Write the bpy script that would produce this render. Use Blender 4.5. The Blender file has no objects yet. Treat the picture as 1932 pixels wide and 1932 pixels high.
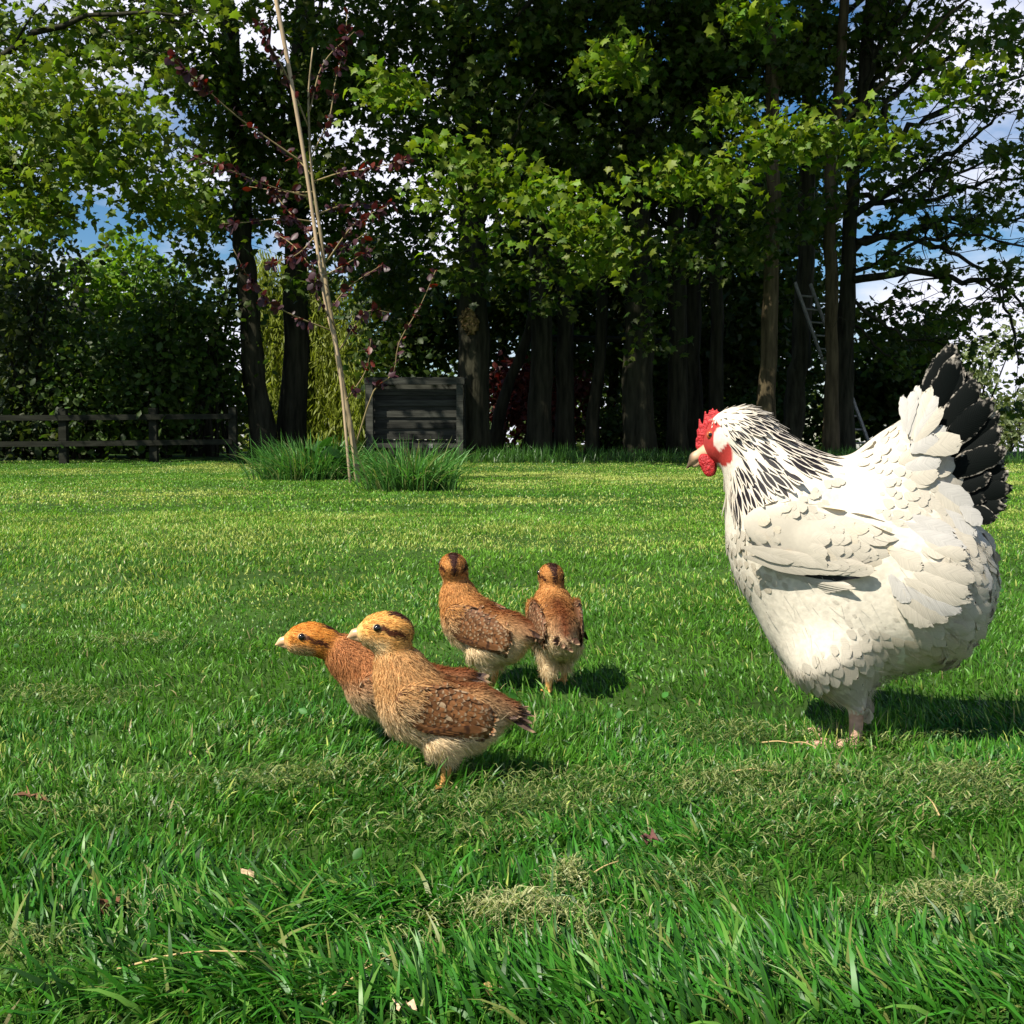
import bpy, math
import numpy as np
from mathutils import Vector, Matrix

# ------------------------------------------------------------------ camera, sky, sun, exposure
S = bpy.context.scene
COL = S.collection
F, CX = 2170.0, 966.0                    # focal length and centre in units of a 1932-pixel-wide frame
HORIZON = 822.0
CAM_H = 0.435
PITCH = math.atan((CX - HORIZON) / F)
cam = bpy.data.cameras.new("camera")
cam.sensor_width = 36.0
cam.lens = 36.0 * F / 1932.0
cam.clip_start = 0.02
cam.clip_end = 3000.0
cam_o = bpy.data.objects.new("camera", cam)
cam_o.location = (0, 0, CAM_H)
cam_o.rotation_euler = (math.pi / 2 - PITCH, 0, 0)
COL.objects.link(cam_o)
S.camera = cam_o

SUN_ELEV = math.radians(51)
SUN_AZ = math.radians(48)                # light travels towards +x (sin) and +y (cos)
w = bpy.data.worlds.new("World")
S.world = w
w.use_nodes = True
nt = w.node_tree
nt.nodes.clear()
def wn(t): return nt.nodes.new(t)
out = wn('ShaderNodeOutputWorld')
bg = wn('ShaderNodeBackground'); bg.inputs['Strength'].default_value = 0.047
sky = wn('ShaderNodeTexSky'); sky.sky_type = 'NISHITA'; sky.sun_disc = False
sky.sun_elevation = SUN_ELEV
sky.sun_rotation = math.pi + SUN_AZ       # the sun stands behind and left of the camera
sky.air_density = 1.0; sky.dust_density = 0.3; sky.ozone_density = 4.0
tc = wn('ShaderNodeTexCoord')
mp = wn('ShaderNodeMapping'); mp.inputs['Scale'].default_value = (1.0, 1.0, 2.6)
nz = wn('ShaderNodeTexNoise'); nz.inputs['Scale'].default_value = 3.1; nz.inputs['Detail'].default_value = 7
nz.inputs['Roughness'].default_value = 0.55
rp = wn('ShaderNodeValToRGB'); rp.color_ramp.elements[0].position = 0.41; rp.color_ramp.elements[1].position = 0.55
sep = wn('ShaderNodeSeparateXYZ')
fade = wn('ShaderNodeMapRange'); fade.inputs['From Min'].default_value = 0.56; fade.inputs['From Max'].default_value = 0.38
mul = wn('ShaderNodeMath'); mul.operation = 'MULTIPLY'
mix = wn('ShaderNodeMix'); mix.data_type = 'RGBA'
CLOUD = (12.2, 12.3, 14.0, 1)
mix.inputs['B'].default_value = CLOUD
L = nt.links.new
L(tc.outputs['Generated'], mp.inputs['Vector']); L(mp.outputs['Vector'], nz.inputs['Vector'])
L(nz.outputs['Fac'], rp.inputs['Fac']); L(tc.outputs['Generated'], sep.inputs['Vector'])
L(sep.outputs['Z'], fade.inputs['Value']); L(rp.outputs['Color'], mul.inputs[0]); L(fade.outputs['Result'], mul.inputs[1])
L(mul.outputs[0], mix.inputs['Factor']); hs = wn('ShaderNodeHueSaturation'); hs.inputs['Saturation'].default_value = 1.28; hs.inputs['Value'].default_value = 1.3
L(sky.outputs['Color'], hs.inputs['Color']); L(hs.outputs['Color'], mix.inputs['A']); L(mix.outputs['Result'], bg.inputs['Color'])
L(bg.outputs['Background'], out.inputs['Surface'])

sun = bpy.data.lights.new("sun", 'SUN')
sun.energy = 5.0
sun.angle = math.radians(0.55)
sun.color = (1.0, 0.94, 0.82)
sun_o = bpy.data.objects.new("sun", sun)
d_ = Vector((math.sin(SUN_AZ) * math.cos(SUN_ELEV), math.cos(SUN_AZ) * math.cos(SUN_ELEV), -math.sin(SUN_ELEV)))
sun_o.rotation_euler = d_.to_track_quat('-Z', 'Y').to_euler()
sun_o.location = (-10, -10, 20)
COL.objects.link(sun_o)

S.view_settings.view_transform = 'Standard'
S.view_settings.look = 'None'
S.view_settings.exposure = 0.86
S.view_settings.gamma = 1.0
S.render.engine = 'CYCLES'
S.cycles.use_denoising = True
S.cycles.max_bounces = 6
S.cycles.diffuse_bounces = 3
S.cycles.transmission_bounces = 4

# ------------------------------------------------------------------ helpers
RNG = np.random.default_rng(7)
cp_, sp_ = math.cos(PITCH), math.sin(PITCH)
def ray(u, v):
    dx, dz = (u - CX) / F, -(v - CX) / F
    return np.array([dx, cp_ + dz * sp_, -sp_ + dz * cp_])
def W(u, v, y):                             # the point at depth y seen along (u, v)
    r = ray(u, v); t = y / r[1]
    return np.array([r[0] * t, y, CAM_H + r[2] * t])
def G(u, v, z=0.0):                         # the point of the level z seen along (u, v)
    r = ray(u, v); t = (z - CAM_H) / r[2]
    return np.array([r[0] * t, r[1] * t, z])

def hash2(ix, iy, seed):
    n = (ix.astype(np.int64) * 374761393 + iy.astype(np.int64) * 668265263 + seed * 982451653) & 0x7fffffff
    n = ((n ^ (n >> 13)) * 1274126177) & 0x7fffffff
    return ((n ^ (n >> 16)) & 0xffff) / 65535.0
def vnoise(x, y, seed=0):                   # smooth value noise 0..1
    x = np.asarray(x, float); y = np.asarray(y, float)
    ix, iy = np.floor(x), np.floor(y); fx, fy = x - ix, y - iy
    fx = fx * fx * (3 - 2 * fx); fy = fy * fy * (3 - 2 * fy)
    a, b = hash2(ix, iy, seed), hash2(ix + 1, iy, seed)
    c, d = hash2(ix, iy + 1, seed), hash2(ix + 1, iy + 1, seed)
    return (a * (1 - fx) + b * fx) * (1 - fy) + (c * (1 - fx) + d * fx) * fy
def fnoise(x, y, seed=0, oct=3):
    s = 0; a = 1; t = 0
    for k in range(oct):
        s = s + a * vnoise(x * 2**k, y * 2**k, seed + 17 * k); t += a; a *= .5
    return s / t
def ground_z(x, y):
    x = np.asarray(x, float); y = np.asarray(y, float)
    s = np.clip((y - 13.0) / 4.0, 0, 1); s = s * s * (3 - 2 * s)
    z = 0.13 * s - 0.0135 * np.clip(y - 22.0, 0, 4000)
    return z + 0.012 * (fnoise(x * 1.1, y * 1.1, 5) - .5) * np.clip((y - .2) * 2, 0, 1) * np.clip((y - 3.0) / 3, 0, 1)

def mesh_np(name, V, faces, mats, parent=None, col=None, uv=None, smooth=True, midx=None, loc=None, nrm=None, nmix=.72):
    """V (n,3); faces: list of (m,k) index arrays; one mesh object"""
    V = np.asarray(V, np.float32)
    faces = [np.asarray(f, np.int32) for f in faces if len(f)]
    if nrm is not None:                     # faces turned to the side their shading normals point to
        fl = []
        for f in faces:
            g = np.cross(V[f[:, 1]] - V[f[:, 0]], V[f[:, -1]] - V[f[:, 0]])
            w_ = ((g * np.asarray(nrm, np.float32)[f].mean(1)).sum(1) < 0)[:, None]
            fl.append(np.where(w_, f[:, ::-1], f).astype(np.int32))
        faces = fl
    me = bpy.data.meshes.new(name)
    loops = np.concatenate([f.ravel() for f in faces])
    tot = np.concatenate([np.full(len(f), f.shape[1], np.int32) for f in faces])
    start = np.concatenate([[0], np.cumsum(tot)[:-1]]).astype(np.int32)
    me.vertices.add(len(V)); me.vertices.foreach_set('co', V.ravel())
    me.loops.add(len(loops)); me.loops.foreach_set('vertex_index', loops)
    me.polygons.add(len(tot)); me.polygons.foreach_set('loop_start', start)
    me.polygons.foreach_set('loop_total', tot)
    me.polygons.foreach_set('use_smooth', np.full(len(tot), smooth))
    if midx is not None: me.polygons.foreach_set('material_index', np.asarray(midx, np.int32))
    if col is not None:
        c = np.ones((len(V), 4), np.float32); c[:, :3] = col
        a = me.color_attributes.new('Col', 'FLOAT_COLOR', 'POINT'); a.data.foreach_set('color', c.ravel())
    if uv is not None:
        l = me.uv_layers.new(name='UVMap'); l.data.foreach_set('uv', np.asarray(uv, np.float32)[loops].ravel())
    me.update(calc_edges=True); me.validate(verbose=False)
    if nrm is not None:                     # the pile of feathers or down shades mostly like the body it lies on
        vn = np.zeros(len(V) * 3, np.float32); me.vertices.foreach_get('normal', vn); vn = vn.reshape(-1, 3)
        me.normals_split_custom_set_from_vertices(unit(np.asarray(nrm, np.float32) * nmix + vn * (1 - nmix)))
    for m in (mats if isinstance(mats, (list, tuple)) else [mats]): me.materials.append(m)
    o = bpy.data.objects.new(name, me); COL.objects.link(o)
    if parent is not None: o.parent = parent
    if loc is not None: o.location = loc
    return o
def tag(o, label=None, cat=None, group=None, kind=None):
    if label: o['label'] = label
    if cat: o['category'] = cat
    if group: o['group'] = group
    if kind: o['kind'] = kind
    return o
def thing(name, label, cat, loc=(0, 0, 0), rotz=0.0, group=None):
    o = bpy.data.objects.new(name, None); COL.objects.link(o)
    o.location = [float(c) for c in loc]; o.rotation_euler = (0, 0, rotz); o.empty_display_size = .05
    return tag(o, label, cat, group)
def merge(parts):                           # [(V, [faces], col, uv)] -> one set
    Vs, Fq, cs, us, n = [], {}, [], [], 0
    for V, fs, c, u in parts:
        Vs.append(V); cs.append(np.broadcast_to(c, (len(V), 3))); us.append(u if u is not None else np.zeros((len(V), 2)))
        for f in fs:
            if len(f): Fq.setdefault(f.shape[1], []).append(np.asarray(f) + n)
        n += len(V)
    return np.concatenate(Vs), [np.concatenate(f) for f in Fq.values()], np.concatenate(cs), np.concatenate(us)
def unit(a): return a / np.maximum(np.linalg.norm(a, axis=-1, keepdims=True), 1e-9)

# ------------------------------------------------------------------ materials
def mat(name, rough=.6, spec=.3, color=None, translucent=0.0, noise=None, bump=None, tint=(1, 1, 1)):
    m = bpy.data.materials.new(name); m.use_nodes = True
    t = m.node_tree; n = t.nodes; l = t.links.new
    b = n['Principled BSDF']; o = n['Material Output']
    b.inputs['Roughness'].default_value = rough; b.inputs['Specular IOR Level'].default_value = spec
    if color is None:
        a = n.new('ShaderNodeAttribute'); a.attribute_name = 'Col'; c = a.outputs['Color']
    else:
        r = n.new('ShaderNodeRGB'); r.outputs[0].default_value = (*color, 1); c = r.outputs[0]
    if noise:                                # (scale, low, high, stretch)
        tcx = n.new('ShaderNodeTexCoord'); mpx = n.new('ShaderNodeMapping')
        mpx.inputs['Scale'].default_value = noise[3] if len(noise) > 3 else (1, 1, 1)
        x = n.new('ShaderNodeTexNoise'); x.inputs['Scale'].default_value = noise[0]; x.inputs['Detail'].default_value = 6
        l(tcx.outputs['Object'], mpx.inputs['Vector']); l(mpx.outputs['Vector'], x.inputs['Vector'])
        mr = n.new('ShaderNodeMapRange'); mr.inputs['From Min'].default_value = .3; mr.inputs['From Max'].default_value = .7
        mr.inputs['To Min'].default_value = noise[1]; mr.inputs['To Max'].default_value = noise[2]
        l(x.outputs['Fac'], mr.inputs['Value'])
        v = n.new('ShaderNodeMix'); v.data_type = 'RGBA'; v.blend_type = 'MULTIPLY'; v.inputs['Factor'].default_value = 1
        l(c, v.inputs['A']); l(mr.outputs['Result'], v.inputs['B']); c = v.outputs['Result']
        if bump:
            bp = n.new('ShaderNodeBump'); bp.inputs['Strength'].default_value = bump[0]; bp.inputs['Distance'].default_value = bump[1]
            l(x.outputs['Fac'], bp.inputs['Height']); l(bp.outputs['Normal'], b.inputs['Normal'])
    l(c, b.inputs['Base Color'])
    if translucent:
        tr = n.new('ShaderNodeBsdfTranslucent'); ms = n.new('ShaderNodeMixShader'); ms.inputs[0].default_value = translucent
        tt = n.new('ShaderNodeMix'); tt.data_type = 'RGBA'; tt.blend_type = 'MULTIPLY'; tt.inputs['Factor'].default_value = 1
        tt.inputs['B'].default_value = (*tint, 1); l(c, tt.inputs['A']); l(tt.outputs['Result'], tr.inputs['Color'])
        l(b.outputs['BSDF'], ms.inputs[1]); l(tr.outputs['BSDF'], ms.inputs[2]); l(ms.outputs[0], o.inputs['Surface'])
    return m

def feather_mat(name, kind):
    """kind: white, hackle, tail, chick. The pattern lies along the feather (UV: u across, v root to tip)."""
    m = bpy.data.materials.new(name); m.use_nodes = True
    t = m.node_tree; n = t.nodes; l = t.links.new
    b = n['Principled BSDF']; o = n['Material Output']
    b.inputs['Roughness'].default_value = .55; b.inputs['Specular IOR Level'].default_value = .25
    uv = n.new('ShaderNodeUVMap'); uv.uv_map = 'UVMap'
    sp = n.new('ShaderNodeSeparateXYZ'); l(uv.outputs['UV'], sp.inputs['Vector'])
    at = n.new('ShaderNodeAttribute'); at.attribute_name = 'Col'
    def M(op, a, b_=None, c_=None):
        x = n.new('ShaderNodeMath'); x.operation = op
        for i, q in enumerate((a, b_, c_)):
            if q is None: continue
            if isinstance(q, (int, float)): x.inputs[i].default_value = q
            else: l(q, x.inputs[i])
        return x.outputs[0]
    au = M('ABSOLUTE', M('MULTIPLY_ADD', sp.outputs['X'], 2.0, -1.0))    # 0 shaft .. 1 edge
    v = sp.outputs['Y']
    tcx = n.new('ShaderNodeTexCoord')
    nz = n.new('ShaderNodeTexNoise'); nz.inputs['Scale'].default_value = 170; nz.inputs['Detail'].default_value = 4
    l(tcx.outputs['Object'], nz.inputs['Vector'])
    jag = M('MULTIPLY_ADD', nz.outputs['Fac'], .5, -.25)
    barb = M('SINE', M('ADD', M('MULTIPLY', v, 150.0), M('MULTIPLY', au, -38.0)))
    if kind == 'white': c = at.outputs['Color']
    else:
        cm = n.new('ShaderNodeMix'); cm.data_type = 'RGBA'
        def step(x, lo, hi):
            r = n.new('ShaderNodeMapRange'); r.inputs['From Min'].default_value = lo; r.inputs['From Max'].default_value = hi
            l(x, r.inputs['Value']); return r.outputs['Result']
        if kind == 'hackle':                 # dark drop in a pale edge, its size in the red of Col
            sc = n.new('ShaderNodeSeparateColor'); l(at.outputs['Color'], sc.inputs['Color'])
            wd = M('MULTIPLY', sc.outputs['Red'], M('SINE', M('MULTIPLY', M('POWER', v, 1.15), 3.14159)))
            f = step(M('ADD', M('SUBTRACT', wd, au), M('MULTIPLY', jag, .45)), -.03, .06)
            cm.inputs['A'].default_value = (.70, .63, .52, 1); cm.inputs['B'].default_value = (.012, .009, .012, 1)
            l(f, cm.inputs['Factor'])
        elif kind == 'tail':                 # black with a worn pale rim
            e = M('MAXIMUM', au, M('MULTIPLY', v, .97))
            f = step(M('ADD', e, M('MULTIPLY', jag, .35)), .87, .95)
            cm.inputs['A'].default_value = (.003, .0045, .004, 1); cm.inputs['B'].default_value = (.36, .32, .27, 1)
            b.inputs['Specular IOR Level'].default_value = .08; b.inputs['Roughness'].default_value = .7
            l(M('MULTIPLY', f, M('SUBTRACT', 1.0, step(nz.outputs['Fac'], .62, .45))), cm.inputs['Factor'])
        else:                                # chick wing: brown, dark centre, pale bars and tip
            bars = step(M('ADD', M('SINE', M('MULTIPLY_ADD', v, 15.0, M('MULTIPLY', jag, 4.0))), M('MULTIPLY', jag, 1.0)), .45, .95)
            tip = step(M('ADD', v, M('MULTIPLY', jag, .25)), .86, .94)
            cm2 = n.new('ShaderNodeMix'); cm2.data_type = 'RGBA'
            l(at.outputs['Color'], cm2.inputs['A']); cm2.inputs['B'].default_value = (.035, .014, .008, 1)
            l(M('MULTIPLY', bars, .85), cm2.inputs['Factor'])
            l(cm2.outputs['Result'], cm.inputs['A']); cm.inputs['B'].default_value = (.62, .42, .24, 1)
            l(M('MULTIPLY', tip, .6), cm.inputs['Factor'])
        c = cm.outputs['Result']
    # barbs and shaft
    st = n.new('ShaderNodeCombineXYZ')
    l(M('ADD', M('MULTIPLY', v, 34.0), M('MULTIPLY', au, -9.0)), st.inputs['X']); l(M('MULTIPLY', sp.outputs['X'], 2.0), st.inputs['Y']); l(M('MULTIPLY', nz.outputs['Fac'], .6), st.inputs['Z'])
    nb = n.new('ShaderNodeTexNoise'); nb.inputs['Scale'].default_value = 1.0; nb.inputs['Detail'].default_value = 2; l(st.outputs['Vector'], nb.inputs['Vector'])
    sh = M('ADD', M('MULTIPLY', barb, .03), M('MULTIPLY_ADD', nb.outputs['Fac'], .42, .74))
    v2 = n.new('ShaderNodeMix'); v2.data_type = 'RGBA'; v2.blend_type = 'MULTIPLY'; v2.inputs['Factor'].default_value = 1
    l(c, v2.inputs['A']); l(sh, v2.inputs['B']); c = v2.outputs['Result']
    l(c, b.inputs['Base Color'])
    bp = n.new('ShaderNodeBump'); bp.inputs['Strength'].default_value = .15; bp.inputs['Distance'].default_value = .0005
    l(barb, bp.inputs['Height']); l(bp.outputs['Normal'], b.inputs['Normal'])
    tr = n.new('ShaderNodeBsdfTranslucent'); l(c, tr.inputs['Color'])
    ms = n.new('ShaderNodeMixShader'); ms.inputs[0].default_value = .22 if kind != 'tail' else .08
    l(b.outputs['BSDF'], ms.inputs[1]); l(tr.outputs['BSDF'], ms.inputs[2]); l(ms.outputs[0], o.inputs['Surface'])
    return m

M_GRASS = mat('grass', .42, .38, translucent=.38, tint=(1.15, 1.2, .55))
M_LEAF = mat('leaf', .5, .3, translucent=.45, tint=(1.3, 1.35, .45))
M_PURPLE = mat('purple_leaf', .45, .35, translucent=.3, tint=(1.6, .5, .4))
M_BARK = mat('bark', .9, .1, noise=(15, .35, 1.45, (1, 1, .16)), bump=(.9, .03))
M_TWIG = mat('twig', .8, .2)
M_SOIL = mat('soil', .95, .1, color=(.022, .034, .010), noise=(9, .5, 1.4))
M_FIELD = mat('field_grass', .95, .1, color=(.11, .16, .04), noise=(3, .6, 1.3))
M_WOOD = mat('weathered_wood', .85, .15, noise=(12, .45, 1.35, (.25, 3, 3)), bump=(.5, .004))
M_RAIL = mat('fence_wood', .9, .1, color=(.020, .021, .015), noise=(10, .5, 1.3, (.3, 3, 3)))
M_METAL = mat('ladder_aluminium', .45, .5, color=(.28, .27, .24), noise=(14, .6, 1.2))
M_FLUFF = mat('down', .7, .15, translucent=.3)
M_SKIN = mat('bird_skin', .5, .35, noise=(230, .6, 1.25), bump=(1.0, .004))
M_SHANK = mat('bird_body', .6, .25, noise=(120, .85, 1.12), bump=(.4, .0015))
M_HORN = mat('beak_horn', .38, .4, noise=(60, .8, 1.15))
M_EYE = mat('eye', .08, .6)
FM_WHITE = feather_mat('white_feather', 'white')
FM_HACKLE = feather_mat('hackle_feather', 'hackle')
FM_TAIL = feather_mat('tail_feather', 'tail')
FM_CHICK = feather_mat('chick_feather', 'chick')
# ------------------------------------------------------------------ blended solids (one continuous surface)
class Solid:
    def __init__(s): s.p = []
    def ell(s, c, r, k=.02, pitch=0.0, yaw=0.0): s.p.append(('e', np.array(c, float), np.array(r, float), k, pitch, yaw)); return s
    def cone(s, a, b, ra, rb, k=.01): s.p.append(('c', np.array(a, float), np.array(b, float), (ra, rb), k)); return s
    def box_of(s):
        lo = np.full(3, 9.); hi = -lo
        for q in s.p:
            if q[0] == 'e': m = max(q[2]); lo = np.minimum(lo, q[1] - m); hi = np.maximum(hi, q[1] + m)
            else:
                m = max(q[3]); lo = np.minimum(lo, np.minimum(q[1], q[2]) - m); hi = np.maximum(hi, np.maximum(q[1], q[2]) + m)
        return lo, hi
    def f(s, P):
        P = np.asarray(P, np.float32); d = None
        for q in s.p:
            if q[0] == 'e':
                _, c, r, k, pit, yaw = q
                X = P - c.astype(np.float32)
                x, y, z = X[..., 0], X[..., 1], X[..., 2]
                if yaw: x, y = x * math.cos(yaw) + y * math.sin(yaw), -x * math.sin(yaw) + y * math.cos(yaw)
                if pit: x, z = x * math.cos(pit) + z * math.sin(pit), -x * math.sin(pit) + z * math.cos(pit)
                k0 = np.sqrt((x / r[0])**2 + (y / r[1])**2 + (z / r[2])**2)
                k1 = np.sqrt((x / r[0]**2)**2 + (y / r[1]**2)**2 + (z / r[2]**2)**2)
                e = k0 * (k0 - 1) / np.maximum(k1, 1e-6)
            else:
                _, a, b, rr, k = q
                ab = (b - a).astype(np.float32); X = P - a.astype(np.float32)
                t = np.clip(X @ ab / max(float(ab @ ab), 1e-12), 0, 1)
                e = np.linalg.norm(X - t[..., None] * ab, axis=-1) - (rr[0] + (rr[1] - rr[0]) * t)
            if d is None: d = e
            else:
                h = np.clip(.5 + .5 * (e - d) / k, 0, 1)
                d = e * (1 - h) + d * h - k * h * (1 - h)
        return d
    def normal(s, P, e=.0015):
        g = np.stack([s.f(P + np.eye(3)[i] * e) - s.f(P - np.eye(3)[i] * e) for i in range(3)], -1)
        return unit(g)
    def mesh(s, h):
        lo, hi = s.box_of(); lo = lo - 3 * h; hi = hi + 3 * h
        ax = [np.arange(lo[i], hi[i] + h, h) for i in range(3)]
        P = np.stack(np.meshgrid(*ax, indexing='ij'), -1).astype(np.float32)
        D = s.f(P); N = D.shape
        sg = D < 0
        C = tuple(n - 1 for n in N)
        acc = np.zeros(C + (3,), np.float32); cnt = np.zeros(C, np.float32)
        cor = [(i, j, k) for i in (0, 1) for j in (0, 1) for k in (0, 1)]
        def sub(A, c): return A[c[0]:c[0] + C[0], c[1]:c[1] + C[1], c[2]:c[2] + C[2]]
        for a in cor:
            for ax_ in range(3):
                if a[ax_]: continue
                b = list(a); b[ax_] = 1
                da, db = sub(D, a), sub(D, b)
                x = (da < 0) != (db < 0)
                t = np.where(x, da / np.where(x, da - db, 1), 0)
                q = np.broadcast_to(np.array(a, np.float32), C + (3,)).copy(); q[..., ax_] = t
                acc += q * x[..., None]; cnt += x
        act = cnt > 0
        idx = np.full(C, -1, np.int64); idx[act] = np.arange(act.sum())
        ijk = np.argwhere(act)
        V = (ijk + acc[act] / cnt[act][:, None]) * h + lo
        Q = []
        for ax_ in range(3):
            b, c = (ax_ + 1) % 3, (ax_ + 2) % 3
            A = np.take(sg, range(N[ax_] - 1), ax_); B = np.take(sg, range(1, N[ax_]), ax_)
            e = np.argwhere(A != B)
            e = e[(e[:, b] > 0) & (e[:, c] > 0) & (e[:, b] < N[b] - 1) & (e[:, c] < N[c] - 1)]
            inn = A[tuple(e.T)]
            qs = []
            for (ob, oc) in ((-1, -1), (0, -1), (0, 0), (-1, 0)):
                w_ = e.copy(); w_[:, b] += ob; w_[:, c] += oc
                qs.append(idx[tuple(w_.T)])
            q = np.stack(qs, 1); q[~inn] = q[~inn][:, ::-1]
            Q.append(q)
        return V.astype(float), np.concatenate(Q)

def scatter(V, Q, n, dmin, rng):
    """points spread over a quad mesh, no two nearer than dmin (a number or a function of the point)"""
    a = np.linalg.norm(np.cross(V[Q[:, 2]] - V[Q[:, 0]], V[Q[:, 3]] - V[Q[:, 1]]), axis=1)
    f = rng.choice(len(Q), n, p=a / a.sum())
    s, t = rng.random((2, n, 1))
    P = (V[Q[f, 0]] * (1 - s) + V[Q[f, 1]] * s) * (1 - t) + (V[Q[f, 3]] * (1 - s) + V[Q[f, 2]] * s) * t
    if dmin is None: return P
    D = dmin(P) if callable(dmin) else np.full(n, dmin)
    cell = max(float(D.max()), 1e-4); grid = {}; keep = []
    for i in range(n):
        k = tuple(np.floor(P[i] / cell).astype(int)); ok = True
        for dx in (-1, 0, 1):
            for dy in (-1, 0, 1):
                for dz in (-1, 0, 1):
                    for j in grid.get((k[0] + dx, k[1] + dy, k[2] + dz), ()):
                        if (P[i, 0] - P[j, 0])**2 + (P[i, 1] - P[j, 1])**2 + (P[i, 2] - P[j, 2])**2 < (min(D[i], D[j]))**2: ok = False; break
                    if not ok: break
                if not ok: break
            if not ok: break
        if ok: grid.setdefault(k, []).append(i); keep.append(i)
    return P[keep]

def feathers(B, Dr, Nm, Ln, Wd, col, lift=.15, curl=.25, cup=.18, sweep=0.0, rng=RNG, nu=5, nv=7, pointy=0.0, ragged=.06):
    """vaned feathers: root B, direction Dr, upper side Nm, length, width (arrays)"""
    n = len(B); B = np.asarray(B, float)
    ar = lambda a: np.broadcast_to(np.asarray(a, float), (n,))
    Ln, Wd, lift, curl, sweep, pointy = ar(Ln), ar(Wd), ar(lift), ar(curl), ar(sweep), ar(pointy)
    Dr = unit(Dr); Nm = unit(Nm - (Nm * Dr).sum(1, keepdims=True) * Dr); Sd = np.cross(Nm, Dr)
    u = np.linspace(-1, 1, nu); v = 1 - (1 - np.linspace(0, 1, nv))**1.7
    U, Vv = np.meshgrid(u, v)                                   # nv,nu
    U = U.ravel()[None]; Vv = Vv.ravel()[None]
    ex = 3.2 - 1.9 * pointy[:, None]
    prof = (0.22 + .78 * np.clip(Vv / .55, 0, 1)**.8) * np.sqrt(np.clip(1 - np.clip((Vv - .45) / .55, 0, 1)**ex, 0.02, 1))
    jit = 1 + ragged * rng.standard_normal((n, nu * nv))
    x = U * prof * Wd[:, None] * .5 * jit
    al = lift[:, None] - curl[:, None] * Vv                     # angle above the skin along the feather
    h = Ln[:, None] * (np.sin(lift[:, None]) * Vv - curl[:, None] * Vv**2 * .5)
    s = Ln[:, None] * Vv * (1 - .06 * np.abs(U)**2 * (Vv > .8) * 0) * (1 + .5 * ragged * rng.standard_normal((n, nu * nv)) * (Vv > .85))
    h = h - cup * np.abs(U)**2 * prof * Wd[:, None] * .5
    x = x + sweep[:, None] * Vv**2 * Ln[:, None]
    P = B[:, None] + Dr[:, None] * s[..., None] + Nm[:, None] * h[..., None] + Sd[:, None] * x[..., None]
    q = np.array([[j * nu + i, j * nu + i + 1, (j + 1) * nu + i + 1, (j + 1) * nu + i] for j in range(nv - 1) for i in range(nu - 1)])
    Fq = (q[None] + (np.arange(n) * nu * nv)[:, None, None]).reshape(-1, 4)
    uv = np.broadcast_to(np.stack([(U[0] + 1) / 2, Vv[0]], 1), (n, nu * nv, 2)).reshape(-1, 2)
    c = np.repeat(np.broadcast_to(col, (n, 3)), nu * nv, axis=0)
    return P.reshape(-1, 3), [Fq], c, uv

def strands(B, Dr, Ln, Wd, col, bend, rng=RNG, side=None):
    """thin tapering blades of two segments; bend (n,3) is added towards the tip"""
    n = len(B)
    Dr = unit(Dr)
    if side is None: side = unit(np.cross(Dr, rng.standard_normal((n, 3))))
    Ln = np.broadcast_to(Ln, (n,))[:, None]; Wd = np.broadcast_to(Wd, (n,))[:, None]
    p1 = B + Dr * Ln * .5 + bend * Ln * .22; p2 = B + Dr * Ln * .92 + bend * Ln
    V = np.stack([B - side * Wd * .5, B + side * Wd * .5, p1 + side * Wd * .42, p1 - side * Wd * .42, p2], 1).reshape(-1, 3)
    k = np.arange(n)[:, None] * 5
    c = np.repeat(np.broadcast_to(col, (n, 3)), 5, axis=0)
    return V, [k + np.array([[0, 1, 2, 3]]), k + np.array([[3, 2, 4]])], c, None

def tube(pts, rad, sides=8, rng=None, wob=0.0):
    """a tapering tube along a polyline, capped"""
    pts = np.asarray(pts, float); n = len(pts); rad = np.broadcast_to(rad, (n,)).astype(float)
    T = unit(np.gradient(pts, axis=0)); ref = np.array([1., .13, .07]) if abs(T[0] @ np.array([1., .13, .07])) < .8 else np.array([.1, 1., .1])
    X = unit(np.cross(T, ref)); Y = np.cross(T, X)
    a = np.arange(sides) * 2 * np.pi / sides
    r = rad[:, None] * np.ones((1, sides))
    if rng is not None and wob: r = r * (1 + wob * rng.standard_normal((n, sides)))
    V = pts[:, None] + (np.cos(a)[None, :, None] * X[:, None] + np.sin(a)[None, :, None] * Y[:, None]) * r[..., None]
    i = np.arange(n - 1)[:, None] * sides; j = np.arange(sides)[None]; j2 = (j + 1) % sides
    q = np.stack([i + j, i + j2, i + sides + j2, i + sides + j], -1).reshape(-1, 4)
    V = np.concatenate([V.reshape(-1, 3), pts[:1], pts[-1:]])
    c0, c1 = n * sides, n * sides + 1; jj = np.arange(sides); jn = (jj + 1) % sides
    tr = np.concatenate([np.stack([np.full(sides, c0), jn, jj], 1), np.stack([np.full(sides, c1), (n - 1) * sides + jj, (n - 1) * sides + jn], 1)])
    return V, [q, tr]
def smooth_path(pts, n):
    pts = np.asarray(pts, float); m = len(pts)
    if m < 3: t = np.linspace(0, 1, n)[:, None]; return pts[0] * (1 - t) + pts[-1] * t
    t = np.linspace(0, m - 1 - 1e-6, n); i = np.floor(t).astype(int); f = (t - i)[:, None]
    e = np.concatenate([[2 * pts[0] - pts[1]], pts, [2 * pts[-1] - pts[-2]]])
    a, b, c, d = e[i], e[i + 1], e[i + 2], e[i + 3]
    return .5 * (2 * b + (c - a) * f + (2 * a - 5 * b + 4 * c - d) * f**2 + (3 * b - a - 3 * c + d) * f**3)
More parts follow.
